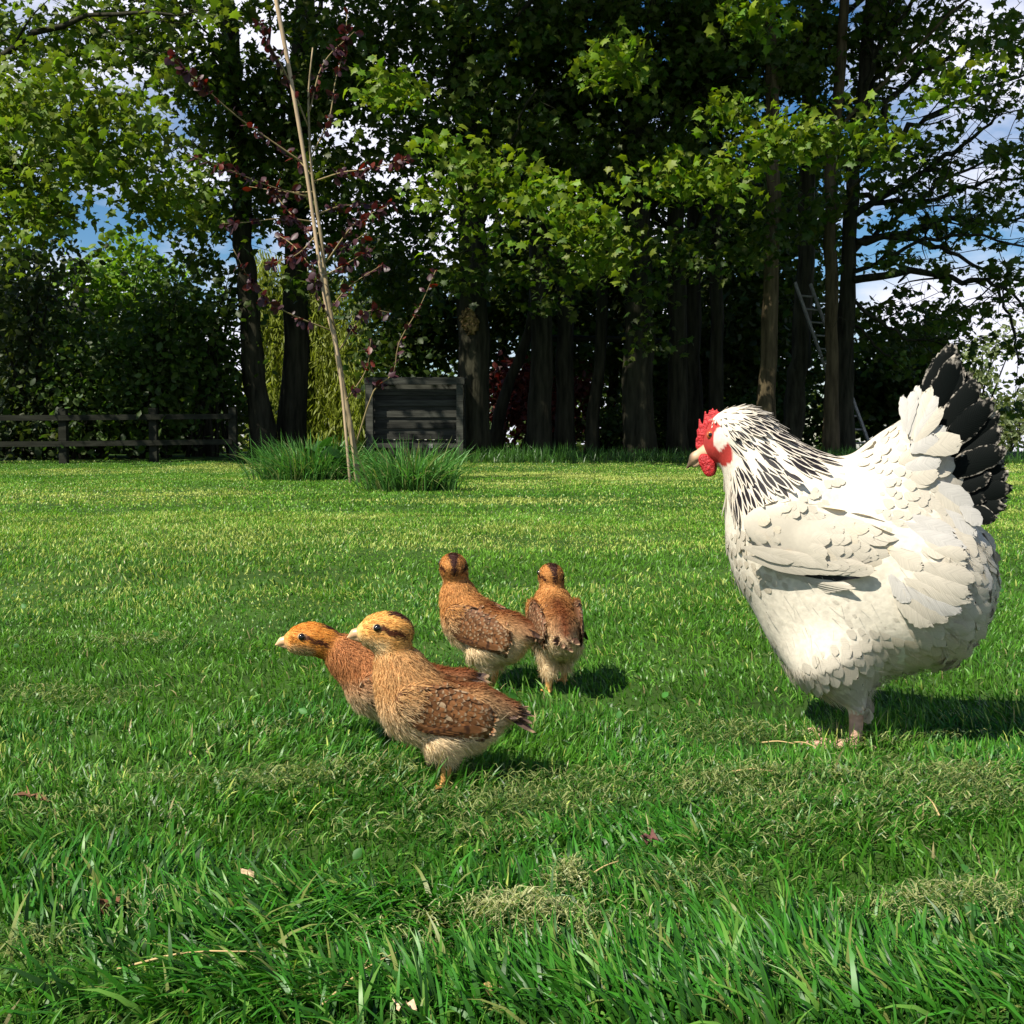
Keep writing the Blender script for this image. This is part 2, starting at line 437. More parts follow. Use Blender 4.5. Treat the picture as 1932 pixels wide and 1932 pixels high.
def bar(a, b, w, h, up=(0, 0, 1), taper=1.0):
    """a squared timber from a to b"""
    a, b = np.array(a, float), np.array(b, float); t = unit(b - a); x = unit(np.cross(t, np.array(up, float))); y = np.cross(x, t)
    V = []
    for p, s in ((a, 1.0), (b, taper)):
        for i, j in ((-1, -1), (1, -1), (1, 1), (-1, 1)): V.append(p + x * i * w / 2 * s + y * j * h / 2 * s)
    return np.array(V), [np.array([[0, 3, 2, 1], [4, 5, 6, 7], [0, 1, 5, 4], [1, 2, 6, 5], [2, 3, 7, 6], [3, 0, 4, 7]])]

# leaves --------------------------------------------------------------
def leaf_shape(kind):
    if kind == 'maple':                      # five-lobed
        o = [(0, 0), (.16, .02), (.42, -.06), (.36, .18), (.62, .36), (.34, .44), (.30, .60), (.14, .66), (0, 1.0),
             (-.14, .66), (-.30, .60), (-.34, .44), (-.62, .36), (-.36, .18), (-.42, -.06), (-.16, .02)]
    elif kind == 'oval': o = [(0, 0), (.22, .18), (.36, .48), (.24, .80), (0, 1.0), (-.24, .80), (-.36, .48), (-.22, .18)]
    elif kind == 'narrow': o = [(0, 0), (.09, .35), (.06, .75), (0, 1), (-.06, .75), (-.09, .35)]
    else: o = [(0, 0), (.34, .35), (.2, .75), (0, 1.0), (-.2, .75), (-.34, .35)]
    o = np.array(o); z = -.28 * np.abs(o[:, 0]) - .22 * o[:, 1]**2
    V = np.concatenate([np.c_[o, z], [[0, .42, -.03]]]); m = len(o); i = np.arange(m)
    return V, np.stack([np.full(m, m), i, (i + 1) % m], 1)
LEAF = {k: leaf_shape(k) for k in ('maple', 'oval', 'narrow', 'small')}
def leaves(P, size, col, kind='maple', rng=RNG, flat=.55, droop=.35, dirs=None):
    """leaf blades at P: mostly face up, hang a little, point anywhere"""
    n = len(P); T, Ft = LEAF[kind]
    N = unit(np.c_[rng.standard_normal((n, 2)) * (1 - flat) * 1.3, np.full(n, .65)] + rng.standard_normal((n, 3)) * .12)
    if dirs is None:
        a = rng.random(n) * 2 * np.pi
        dirs = np.c_[np.cos(a), np.sin(a), -droop + .4 * rng.standard_normal(n)]
    Y = unit(dirs - (dirs * N).sum(1, keepdims=True) * N); X = np.cross(Y, N)
    size = np.broadcast_to(size, (n,))[:, None, None] * (.5 + .95 * rng.random((n, 1, 1)))
    V = P[:, None] + size * (T[None, :, :1] * X[:, None] + T[None, :, 1:2] * Y[:, None] + T[None, :, 2:] * N[:, None])
    m = len(T)
    return V.reshape(-1, 3), [(Ft[None] + np.arange(n)[:, None, None] * m).reshape(-1, 3)], np.repeat(np.broadcast_to(col, (n, 3)), m, axis=0), None
def sprays(C, n_per, rad, rng=RNG, flatness=.45):
    """leaf positions in small uneven clumps round the centres C"""
    k = rng.poisson(n_per, len(C)); I = np.repeat(np.arange(len(C)), k)
    r = np.broadcast_to(rad, (len(C),))[I]
    d = rng.standard_normal((len(I), 3)) * r[:, None] * np.array([.6, .6, .6 * flatness])
    d[:, 2] -= .25 * (d[:, 0]**2 + d[:, 1]**2) / np.maximum(r, .01)
    return C[I] + d, I
def in_blob(n, c, r, rng=RNG, hollow=.0):
    d = unit(rng.standard_normal((n, 3))); q = (hollow + (1 - hollow) * rng.random((n, 1)))**(1 / 2.4)
    lump = .70 + .62 * vnoise(d[:, :1] * 2.3 + c[0], d[:, 1:2] * 2.3 + d[:, 2:] * 2.9 + c[2], 5)
    return np.array(c) + d * q * lump * np.array(r)
def greens(n, base, var=.25, rng=RNG, yellow=.0):
    c = np.array(base)[None] * (1 + var * rng.standard_normal((n, 1)).clip(-2, 2))
    y = (rng.random((n, 1)) * yellow)
    return np.clip(c * (1 - y) + y * np.array([[.16, .15, .03]]), .002, 1)
# ------------------------------------------------------------------ ground: one sheet out to the horizon
def build_ground():
    xs = np.unique(np.concatenate([np.linspace(-14, 14, 113), np.sign(np.linspace(-1, 1, 61)) * np.abs(np.linspace(-1, 1, 61))**3 * 1500]))
    ys = np.unique(np.concatenate([np.linspace(-4, 26, 121), 26 + np.linspace(0, 1, 45)**3 * 1900, [-30, -200, -12]]))
    X, Y = np.meshgrid(xs, ys); Z = ground_z(X, Y)
    Z = Z - np.clip((Y - 300) / 300, 0, 1) * 0
    V = np.stack([X, Y, Z], -1).reshape(-1, 3); nx = len(xs)
    i, j = np.meshgrid(np.arange(nx - 1), np.arange(len(ys) - 1)); k = (j * nx + i).ravel()
    far = np.clip((V[:, 1:2] - 21) / 6, 0, 1)
    c = np.array([[.034, .072, .012]]) * (1 - far) + np.array([[.10, .15, .04]]) * far
    m = mat('ground_soil', .95, .1, noise=(4, .6, 1.35))
    tag(mesh_np('ground', V, [np.stack([k, k + 1, k + nx + 1, k + nx], 1)], m, col=c), kind='structure')
build_ground()

def blades(P, H, Wd, lean_dir, lean, col, segs=3, rng=RNG, face=None):
    """grass blades: root P, height, width, leaning by `lean` (0 upright, 1 lying) towards lean_dir (angle)"""
    n = len(P); H = np.broadcast_to(H, (n,)); Wd = np.broadcast_to(Wd, (n,)); lean = np.broadcast_to(lean, (n,))
    D = np.c_[np.cos(lean_dir), np.sin(lean_dir), np.zeros(n)]
    a = (rng.random(n) * np.pi) if face is None else face
    sd = np.c_[np.cos(a), np.sin(a), rng.standard_normal(n) * .25]
    t = np.linspace(0, 1, segs + 1); vs = []; cs = []
    for k, q in enumerate(t):
        ang = lean * 1.45 * (.35 + .65 * q)
        c = P + (D * (np.sin(ang) * H * q)[:, None]); c[:, 2] += np.cos(ang) * H * q
        wq = Wd * (1 - q**1.8 * .85) * .5
        shade = .55 + .45 * min(1, q * 1.6 + .1)             # blade colour darker towards the root
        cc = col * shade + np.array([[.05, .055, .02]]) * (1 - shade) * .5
        if k < segs: vs += [c - sd * wq[:, None], c + sd * wq[:, None]]; cs += [cc, cc]
        else: vs.append(c); cs.append(cc)
    m = len(vs); V = np.stack(vs, 1).reshape(-1, 3); C = np.stack(cs, 1).reshape(-1, 3)
    k = np.arange(n)[:, None] * m
    q = [k + np.array([[2 * s, 2 * s + 1, 2 * s + 3, 2 * s + 2]]) for s in range(segs - 1)]
    return V, (([np.concatenate(q)] if q else []) + [k + np.array([[2 * segs - 2, 2 * segs - 1, 2 * segs]])]), C, None

def spread_lawn(n, y0, y1, rng, margin=.8):
    y = np.sqrt(rng.random(n) * (y1**2 - y0**2) + y0**2) if y0 > .3 else y0 + rng.random(n) * (y1 - y0)
    x = (rng.random(n) * 2 - 1) * (.53 * y + margin)
    return np.c_[x, y, ground_z(x, y)]

DRIFTS = [(830, 1560, .12, .035, .7), (1010, 1545, .12, .03, .9), (1230, 1530, .12, .035, .7), (1480, 1500, .14, .04, .9), (1620, 1550, .14, .04, 1.0), (1830, 1500, .14, .06, 1.1), (1880, 1520, .1, .05, .9), (960, 1775, .085, .030, 1.6), (1085, 1690, .022, .020, 1.5), (1020, 1830, .06, .015, .8), (1780, 1745, .10, .03, 1.3),
          (1290, 1690, .07, .04, .8), (1600, 1600, .12, .03, .6), (1500, 1880, .06, .02, .6), (240, 1745, .05, .02, 1.1), (330, 1755, .03, .02, 1.2), (820, 1600, .12, .03, .7), (120, 1560, .14, .05, .8), (60, 1820, .06, .03, .8), (690, 1480, .12, .04, .8),
          (130, 1330, .18, .08, .5), (560, 1390, .12, .05, .4), (1350, 1400, .12, .1, .5), (200, 1220, .2, .08, .3), (1180, 1500, .2, .05, .8), (500, 1500, .2, .04, .6), (1700, 1420, .3, .05, .5)]
def drift(x, y):
    s = np.zeros(len(x))
    for u, v, rx, ry, k in DRIFTS:
        c = G(u, v); s += k * np.exp(-(((x - c[0]) / rx)**2 + ((y - c[1]) / ry)**2))
    return s
FEET = [(1612, 1398), (843, 1482), (1048, 1298), (925, 1302)]
def feet(x, y):                             # the turf stands higher where nobody mowed: round the birds' feet
    s = np.zeros(len(x))
    for u, v in FEET:
        c = G(u, v); s += np.exp(-((x - c[0]) / .075)**2 - ((y - c[1] + .02) / .07)**2)
    return s
def lawn_tone(P, rng):
    """the sward's own colours: deep green, yellower where it was scalped or lies drying"""
    x, y = P[:, 0], P[:, 1]
    far = np.clip((y - 1.3) / 4.0, 0, 1)
    p = fnoise(x * 1.3 + 3, y * 1.3, 21); q = fnoise(x * .5, y * .5 + 9, 33); f = fnoise(x * 6, y * 6, 41)
    g0 = np.array([.034, .150, .010]); g1 = np.array([.155, .345, .028]); dry = np.array([.48, .56, .13])
    k = np.clip(.10 + .95 * far * np.clip((q - .5) * 2.6 + .85, .1, 1.4) + .6 * (f - .5), 0, 1)[:, None]
    c = g0 * (1 - k) + g1 * k
    yel = np.clip((p - .44) * 3.0, 0, 1) * (.10 + .42 * np.clip((y - 2.2) / 4, 0, 1))
    yel = yel + .10 + .10 * np.clip((y - 2.0) / 2, 0, 1) + .22 * np.clip((y - 3.2) / 4, 0, 1)
    yel = yel * np.clip((fnoise(x * .8 + 4, y * 1.3, 57) - .34) * 3.6, .08, 1.7)
    j = (rng.random(len(P)) < yel)[:, None]
    c = np.where(j, dry * (.7 + .6 * rng.random((len(P), 1))), c * (.5 + 1.0 * rng.random((len(P), 1))))
    hi = (rng.random(len(P)) < .16 * np.clip((4 - y) / 2, 0, 1))[:, None]; c = np.where(hi, np.array([.15, .31, .045]) * (.7 + .6 * rng.random((len(P), 1))), c)
    b = (rng.random(len(P)) < .012)[:, None]
    return np.where(b, np.array([.42, .36, .17]), c)

def build_lawn():
    rng = np.random.default_rng(11); parts = []
    for y0, y1, n, hs, ws, segs in ((.5, 1.75, 82000, 1.0, 1.0, 3), (1.75, 3.2, 98000, .80, 1.15, 3), (3.2, 6.5, 125000, .8, 1.7, 2), (6.5, 15.6, 195000, .85, 3.2, 2)):
        P = spread_lawn(n, y0, y1, rng); x, y = P[:, 0], P[:, 1]
        # lush tussocks among mown turf
        tus = np.clip((fnoise(x * 2.9, y * 2.9, 3) - .50) * 3.4, 0, 1) * np.clip((1.95 - y) / .55, .12, 1)
        bald = np.clip((fnoise(x * 3.1 + 7, y * 3.1, 8) - .56) * 6, 0, 1)
        kp = rng.random(n) > .45 * bald * np.clip(1.6 - y / 4, .25, 1); P, x, y, tus, bald = P[kp], x[kp], y[kp], tus[kp], bald[kp]; n = len(P)
        H = hs * (.014 + .016 * rng.random(n) + .025 * tus * (.35 + .85 * rng.random(n)) + .050 * np.clip(feet(x, y), 0, 1) * rng.random(n)) * (1 - .5 * bald) * (1 - .62 * np.clip(drift(x, y) - feet(x, y), 0, 1))
        an = fnoise(x * 1.9, y * 1.9, 13, 2) * 14 + rng.standard_normal(n) * (1.5 - .8 * tus)
        ln = np.clip(.50 + .30 * rng.standard_normal(n) + .4 * tus * fnoise(x * 4, y * 4, 19), 0, 1.08)
        Wd = ws * (.0017 + .0018 * rng.random(n) + .0020 * tus * rng.random(n))
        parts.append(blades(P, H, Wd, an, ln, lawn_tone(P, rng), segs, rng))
    V, Fs, C, _ = merge(parts)
    tag(mesh_np('lawn_grass', V, Fs, M_GRASS, col=C), kind='stuff')
    # clippings left by the mower: short pale bits lying in drifts
    n = 230000
    P = np.concatenate([spread_lawn(170000, .5, 2.6, rng), spread_lawn(60000, 2.6, 8, rng)]); x, y = P[:, 0], P[:, 1]
    dr = drift(x, y); d = .62 * fnoise(x * 2.2 + 31, y * 3.0, 61, 4) + .35 * fnoise(x * 9, y * 11, 67, 2) * (.35 + dr) + .20 * np.clip(dr, 0, 1.3)
    keep = rng.random(n) < np.clip((d - .50) * 5.0, 0, 1)
    P = P[keep]; n = len(P); d = d[keep]; dr = dr[keep]
    P[:, 2] += .008 + .020 * rng.random(n) + .014 * np.clip(dr, 0, 1.3) * rng.random(n)
    extra = []; pale_ = [np.zeros(len(P))]
    for u, v, rx, ry, q in DRIFTS:
        m = int(q * rx * ry * 130000) + 150 + int(900 * max(q - 1.05, 0)); c = G(u, v); e = rng.standard_normal((m, 2)) * .6; r2 = (e**2).sum(1)
        e = c[:2] + e * [rx, ry]; lump_ = .4 + fnoise(e[:, 0] * 14, e[:, 1] * 14, 77); ok = rng.random(m) < np.clip((fnoise(e[:, 0] * 11, e[:, 1] * 13, 78) - .36) * 4 + max(q - 1.1, 0), .03, 1)
        pale_.append(np.full(ok.sum(), np.clip(q - 1.0, 0, .6)))
        extra.append(np.c_[e, ground_z(e[:, 0], e[:, 1]) + .006 + (.012 + .020 * q * np.exp(-r2 * 1.5)) * lump_ * rng.random(m)**.5][ok])
    P = np.concatenate([P] + extra); n = len(P)
    sc = np.clip(P[:, 1] / 2.2, .8, 3)
    k = rng.random((n, 1))
    C = np.array([.17, .24, .06]) * (1 - k) + np.array([.42, .46, .17]) * k
    pl = np.concatenate(pale_)[:, None]; C = C * (1 - pl) + np.array([.64, .63, .32]) * pl
    C = np.where(rng.random((n, 1)) < .42 - .5 * pl, np.array([.05, .125, .02]), C) * (.7 + .5 * rng.random((n, 1)))
    a = rng.random(n) * 2 * np.pi
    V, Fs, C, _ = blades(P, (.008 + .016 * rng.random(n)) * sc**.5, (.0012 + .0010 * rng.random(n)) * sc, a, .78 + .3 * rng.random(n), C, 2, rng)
    tag(mesh_np('grass_clippings', V, Fs, M_GRASS, col=C), kind='stuff')
    # long blades flattened into swirls near the camera
    parts = []
    for (u, v, rx, ry, n, ang, h) in ((420, 1740, .17, .07, 2100, 2.6, .085), (700, 1740, .14, .06, 1700, -.5, .09), (1080, 1690, .11, .05, 1500, 2.2, .07), (560, 1880, .2, .04, 1900, 2.9, .09),
                                      (1120, 1880, .17, .05, 2000, 1.7, .10), (1560, 1790, .17, .06, 1700, 1.9, .075), (1500, 1890, .2, .04, 1800, 2.3, .09), (1800, 1880, .12, .04, 900, 2.6, .08),
                                      (180, 1640, .14, .06, 1100, 1.2, .06), (1190, 1590, .16, .07, 1700, 1.9, .055), (800, 1890, .16, .04, 1500, 1.2, .085), (1860, 1460, .1, .08, 700, .9, .06), (1260, 1440, .12, .09, 900, 1.4, .045)):
        n = int(n * .5); c = G(u, v); P = c + np.c_[rng.standard_normal((n, 2)) * [rx, ry] * .55, np.zeros(n)]; P[:, 2] = ground_z(P[:, 0], P[:, 1])
        an = ang + (fnoise(P[:, 0] * 5, P[:, 1] * 5, 71, 2) - .5) * 4 + .3 * rng.standard_normal(n)
        C = np.array([.032, .145, .010]) * (.4 + 1.3 * rng.random((n, 1))); C = np.where(rng.random((n, 1)) < .14, np.array([.13, .29, .04]), C)
        C = np.where(rng.random((n, 1)) < .05, np.array([.20, .24, .06]), C)
        parts.append(blades(P, h * .62 * (.4 + .7 * rng.random(n)), .0030 + .0026 * rng.random(n), an, np.clip(.74 + .20 * rng.standard_normal(n), .2, 1.1), C, 4, rng))
    V, Fs, C, _ = merge(parts)
    tag(mesh_np('flattened_grass', V, Fs, M_GRASS, col=C), kind='stuff')
    # uncut verge along the trees
    n = 16000
    x = (rng.random(n) * 2 - 1) * 8.6; y = 15.0 + 2.6 * rng.random(n)**1.3 + .5 * (fnoise(x * .6, x * 0, 91) - .5)
    keep = (rng.random(n) < np.clip(fnoise(x * .8, y * .3, 95) * 2.2 - .55, .05, 1)) & (x > -3.6)
    x, y = x[keep], y[keep]; n = len(x); P = np.c_[x, y, ground_z(x, y)]
    C = np.array([.045, .125, .018]) * (.6 + .8 * rng.random((n, 1)))
    V, Fs, C, _ = blades(P, (.07 + .17 * rng.random(n)) * (.5 + .9 * fnoise(x * .9, y * .9, 99)), .010 + .007 * rng.random(n), rng.random(n) * 6.3, np.clip(.35 + .25 * rng.standard_normal(n), 0, 1), C, 3, rng)
    tag(mesh_np('verge_grass', V, Fs, M_GRASS, col=C), kind='stuff')
    # small round weed leaves in the turf
    P = spread_lawn(260, .7, 3.0, rng); P[:, 2] += .022 + .014 * rng.random(len(P))
    C = np.array([.05, .17, .03]) * (.6 + .8 * rng.random((len(P), 1)))
    V, Fs, C, _ = leaves(P, .012, C, 'oval', rng, flat=.5, droop=.1)
    tag(mesh_np('clover', V, Fs, M_LEAF, col=C), kind='stuff')
build_lawn()

def tuft(u, v, label, n, rx, ry, h, seed, dock=0):
    rng = np.random.default_rng(seed); c = G(u, v); root = thing('grass_tuft', label, 'grass tuft', (c[0], c[1], ground_z(c[0], c[1])), group='uncut grass tufts at the sapling')
    P = np.c_[rng.standard_normal((n, 2)) * [rx, ry] * .55, np.zeros(n)]
    an = np.arctan2(P[:, 1] / ry, P[:, 0] / rx) + .5 * rng.standard_normal(n)
    C = np.array([.085, .235, .045]) * (.5 + .9 * rng.random((n, 1)))
    C = np.where(rng.random((n, 1)) < .18, np.array([.22, .27, .09]), C)
    V, Fs, C, _ = blades(P, h * (.45 + .75 * rng.random(n)), .009 + .007 * rng.random(n), an, np.clip(.50 + .25 * rng.standard_normal(n), .05, 1.1), C, 5, rng)
    mesh_np('blades', V, Fs, M_GRASS, root, C)
    if dock:
        Q = np.c_[rng.standard_normal((dock, 2)) * [rx, ry] * .4 + [rx * .45, -ry * .2], .12 + .3 * rng.random(dock) * h * 1.6]
        V, Fs, C, _ = leaves(Q, .15, np.array([.022, .075, .016]), 'oval', rng, flat=.35, droop=.6)
        mesh_np('broad_leaves', V, Fs, M_LEAF, root, C)
tuft(585, 905, 'tall uncut grass tuft with broad leaves, left of the sapling foot', 1300, .38, .26, .44, 31, 40)
tuft(775, 925, 'loose uncut grass tuft drooping to the right of the sapling foot', 800, .28, .22, .40, 32, 0)

def dead_leaf(u, v, size, label, col, seed, roll=.5):
    rng = np.random.default_rng(seed); c = G(u, v, .016)
    T, Ft = LEAF['maple']; nn = 4
    V = T * size; V[:, 1] -= size * .45; V[:, 2] = V[:, 2] * 1.2 + size * roll * np.abs(V[:, 0] / size)**1.3 + size * .18 * rng.standard_normal(len(V))
    R = np.array(Matrix.Rotation(rng.random() * 6, 3, 'Z') @ Matrix.Rotation(.5, 3, 'X')); V = V @ R.T
    V2 = np.concatenate([V, V - [0, 0, .0008]]); F2 = np.concatenate([Ft, Ft[:, ::-1] + len(V)])
    tag(mesh_np('fallen_leaf', V2, [F2], mat('dead_leaf', .8, .15, color=col, noise=(300, .6, 1.3)), smooth=False, loc=c), label, 'leaf', 'dead leaves lying in the grass')
dead_leaf(57, 1497, .036, 'crumpled brown dead leaf at the left edge of the lawn', (.22, .11, .06), 1)
dead_leaf(212, 1700, .022, 'small reddish dead leaf low in the near left grass', (.17, .075, .04), 2)
dead_leaf(1228, 1578, .016, 'dark brown curled dead leaf right of the middle of the lawn', (.13, .06, .05), 3, 1.2)
dead_leaf(934, 1862, .016, 'pale yellow dead leaf by the pale heap of clippings', (.62, .48, .19), 4)
dead_leaf(762, 1895, .016, 'pale pinkish dead leaf at the bottom of the lawn', (.60, .42, .27), 5)
dead_leaf(463, 1648, .018, 'tiny tan dead leaf standing on a stalk in the left grass', (.52, .38, .22), 6)
def straw(u, v, ln, ang, label, seed):
    c = G(u, v, .018); a = np.array([math.cos(ang), math.sin(ang), .12]) * ln / 2
    b = np.array([0, 0, ln * .06])
    V, Fs = tube(smooth_path([-a, b, a], 7), np.linspace(.0011, .0006, 7), 6)
    tag(mesh_np('straw', V, Fs, M_TWIG, col=np.array([.46, .33, .15]), loc=c), label, 'straw', 'dry stalks lying on the lawn')
straw(1468, 1402, .046, -.6, 'bent tan stalk left of the hen leg', 1)
straw(1518, 1405, .050, -1.2, 'upright tan stalk nearest the hen leg', 2)
straw(1760, 1520, .050, 1.5, 'pale stalk standing in the clippings below the hen tail', 3)
straw(1420, 1455, .05, -.4, 'short orange stalk on the clippings left of the hen', 4)
straw(690, 1840, .09, .9, 'long curved tan stalk in the near grass', 5)
straw(1140, 1640, .05, .7, 'orange tipped stalk right of the middle in the near grass', 6)
straw(352, 1812, .11, .02, 'pink jointed stalk lying flat at the bottom left', 7)
# ------------------------------------------------------------------ trees
BARK = np.array([.030, .029, .018])
def px_path(pts, depth, ddepth=0.0):
    """[(u, v)] of a trunk at a depth; the first point is dropped to the ground"""
    out = []
    for i, (u, v) in enumerate(pts):
        p = W(u, v, depth + ddepth * i)
        if i == 0: p[2] = float(ground_z(p[0], p[1])) - .15
        out.append(p)
    return np.array(out)
class Tree:
    def __init__(s, kind, label, group, seed, bark=BARK, leaf=(.034, .080, .010), leaf_kind='maple', size=.102, yellow=.35, lm=None):
        s.kind, s.label, s.group, s.rng = kind, label, group, np.random.default_rng(seed)
        s.wood, s.clumps, s.bark, s.leaf, s.lk, s.size, s.yellow, s.lm = [], [], np.array(bark), leaf, leaf_kind, size, yellow, lm or M_LEAF
        s.base = None; s.upper = []; s.limbs = []
    def trunk(s, path, r0, r1, n=22, flare=1.5):
        path = np.asarray(path); p = smooth_path(path, n); t = np.linspace(0, 1, n)
        r = r0 + (r1 - r0) * t; r = r * (1 + (flare - 1) * np.exp(-t * n / 1.6))
        p = p + s.rng.standard_normal(p.shape) * r0 * .07 * (t > .02)[:, None]
        V, Fs = tube(p, r * .93, 12, s.rng, .075); s.wood.append((V, Fs, s.bark, None))
        if s.base is None: s.base = np.array([path[0][0], path[0][1], float(ground_z(path[0][0], path[0][1]))])
        s.path, s.r = p, r
        return s
    def limb(s, path, r0, r1, kids=0, kid_len=1.0, leafy=1.0, rad=.3, n=12, spread=1.0):
        p = smooth_path(path, n); r = np.linspace(r0, r1, n)
        p[1:] += s.rng.standard_normal((n - 1, 3)) * .03 * min(1, np.linalg.norm(p[-1] - p[0]) / 2)
        V, Fs = tube(p, r, 6 if r0 > .02 else 4); cur = [(V, Fs, s.bark, None)]; s.limbs.append(cur)
        for k in range(kids):
            t = .25 + .75 * s.rng.random(); i = min(int(t * (n - 1)), n - 2)
            d0 = unit(p[i + 1] - p[i]); d = unit(d0 * .7 + s.rng.standard_normal(3) * np.array([1, 1, .7]) * spread * .8 + [0, 0, .12])
            ln = kid_len * (.45 + .8 * s.rng.random()); q = p[i]
            e = q + d * ln; m = q + d * ln * .5 + s.rng.standard_normal(3) * ln * .08
            V, Fs = tube(smooth_path([q, m, e], 6), np.linspace(max(r[i] * .45, .006), .004, 6), 4); cur.append((V, Fs, s.bark, None))
            for g in range(3):
                e2 = e + (s.rng.standard_normal(3) * np.array([1, 1, .6]) * .35 - d * .3 * g) * min(ln, 1.0)
                V, Fs = tube(np.array([q + d * ln * (.95 - .25 * g), e2]), [.005, .003], 3); cur.append((V, Fs, s.bark, None))
                if s.rng.random() < leafy: s.clumps.append((e2[None], rad))
        return s
    def blob(s, u, v, ru, rv, depth, rd, n, rad=.34):   # build paints a sunlit tone into the sprays nearest the camera
        c = W(u, v, depth); k = depth / F
        s.clumps.append((in_blob(n, c, (ru * k, rd, rv * k), s.rng), rad)); return s
    def mass(s, c, r, n, rad=.5, size=None, per=14):
        """the crown above the picture, which shades the trees"""
        s.upper.append((in_blob(n, c, r, s.rng), rad, size or .30, per)); return s
    def auto_limbs(s, n=7, z0=2.5, z1=7.0, ln=2.6):
        for k in range(n):
            z = z0 + (z1 - z0) * s.rng.random(); i = int(np.argmin(np.abs(s.path[:, 2] - z))); q = s.path[i]
            a = s.rng.random() * 2 * np.pi; d = np.array([math.cos(a), math.sin(a), .55 + .4 * s.rng.random()]); L_ = ln * (.5 + .7 * s.rng.random())
            s.limb([q, q + d * L_ * .5 + [0, 0, .1], q + d * L_ + [0, 0, -.1]], min(s.r[i] * .4, .05), .012, kids=3, kid_len=.8, leafy=.8)
        return s
    def build(s, per=15, flat=.5, droop=.45):
        b = s.base
        root = thing(s.kind, s.label, 'tree' if 'tree' in s.kind else 'bush', b, group=s.group)
        if s.wood:
            V, Fs, C, _ = merge(s.wood); mesh_np('trunk' if 'tree' in s.kind else 'stems', V - b, Fs, M_BARK, root, C)
        for q in s.limbs:
            V, Fs, C, _ = merge(q); mesh_np('branch', V - b, Fs, M_BARK, root, C)
        parts = []
        if s.clumps:
            Cn = np.concatenate([c for c, _ in s.clumps]); R = np.concatenate([np.full(len(c), r) for c, r in s.clumps])
            P, I = sprays(Cn, per * 2.15, R, s.rng)
            sun_tinted = ((Cn[:, 1] < 14.6) & (s.lk == 'maple') & (s.leaf[1] < .1))[:, None]; tone = ((.75 + .5 * s.rng.random((len(Cn), 1))) * np.where(sun_tinted, [[2.25, 2.15, 1.1]], [[1., 1., 1.]]))[I]  # sunlight painted into the leaf colour of the forward sprays
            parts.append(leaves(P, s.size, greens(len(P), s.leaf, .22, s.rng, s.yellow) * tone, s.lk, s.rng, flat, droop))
        for c, r, sz, pr in s.upper:
            P, I = sprays(c, pr, r, s.rng, .6)
            parts.append(leaves(P, sz, greens(len(P), s.leaf, .2, s.rng, .2), 'small', s.rng, .5, .3))
        if parts:
            V, Fs, C, _ = merge(parts); mesh_np('crown', V - b, Fs, s.lm, root, C)
        return root
GRP = 'maples in the row behind the lawn'
def px(w_, depth): return w_ * depth / F / 2
def row_tree(label, seed, pts, w0, w1, depth, blobs=(), top=9.5, limbs=6, upper=1.0, bark=BARK, dd=0.0):
    t = Tree('maple_tree', label, GRP, seed, bark)
    pth = px_path(pts, depth, dd); e = pth[-1] - pth[-2]; e = e / max(e[2], .3)
    pth = np.concatenate([pth, [pth[-1] + e * (top - pth[-1][2]) * .5, pth[-1] + e * .6 * (top - pth[-1][2])]])
    t.trunk(pth, px(w0, depth), px(w1, depth) * .6, 26, 1.35)
    if limbs: t.auto_limbs(limbs, 3.0, 8.0)
    for b in blobs: t.blob(*b)
    if upper: t.mass(np.array([pth[-1][0] - .4, 15.2, 10.6]), (2.9, 4.7, 2.3), int(125 * upper))
    t.build(); return t
row_tree('dark maple trunk leaning left, left trunk of the pair behind the sapling', 101, [(494, 860), (487, 760), (473, 620), (462, 490), (452, 330), (438, 150), (420, -80)], 50, 40, 17,
         [(300, 50, 160, 80, 16.2, 1.5, 44), (420, 220, 95, 120, 16.8, 1.2, 48), (400, 395, 60, 55, 16.6, 1, 20), (380, 500, 45, 40, 17.3, 1, 9)])
row_tree('straight dark maple trunk, right trunk of the pair behind the sapling', 102, [(550, 850), (556, 600), (556, 400), (562, 200), (578, 0), (590, -150)], 52, 42, 17.7,
         [(610, 120, 120, 150, 17, 1.5, 85), (640, 370, 110, 105, 17, 1.5, 50), (790, 420, 60, 60, 18, 1, 14), (610, 520, 60, 50, 16.4, .6, 6), (545, 330, 80, 140, 17.4, 1, 36), (730, 165, 45, 35, 13.8, .4, 8), (740, 90, 80, 90, 17, 1.3, 34)])
row_tree('thick maple trunk with a pale sawn scar, directly right of the wooden shelter', 103, [(897, 860), (892, 600), (889, 400), (880, 200), (868, 0), (862, -150)], 62, 50, 17.2,
         [(860, 100, 150, 140, 17, 1.5, 85), (800, 270, 90, 80, 17, 1.3, 32), (930, 320, 150, 90, 13.9, .7, 24), (1060, 410, 90, 60, 13.8, .6, 12), (1140, 460, 40, 40, 13.8, .4, 7), (750, 510, 75, 90, 18.6, 1, 34), (910, 240, 110, 80, 17, 1.5, 36), (850, 470, 50, 60, 16, .6, 7), (940, 500, 40, 60, 16, .6, 5)])
row_tree('thin maple trunk slanting right between the shelter and the middle trunks', 104, [(918, 855), (955, 740), (1000, 610), (1010, 400), (1020, 150)], 24, 18, 18.6, [], limbs=2, upper=.6)
row_tree('maple trunk left of centre gap, broad at the foot and joined to its neighbour', 105, [(1012, 855), (1022, 640), (1016, 400), (1022, 200), (1040, 0)], 46, 36, 18.0,
         [(1030, 90, 130, 130, 17.5, 1.5, 80), (1040, 320, 105, 100, 17.3, 1.3, 44), (1150, 110, 50, 40, 13.8, .5, 9), (1030, 520, 60, 70, 16.2, .6, 9)])
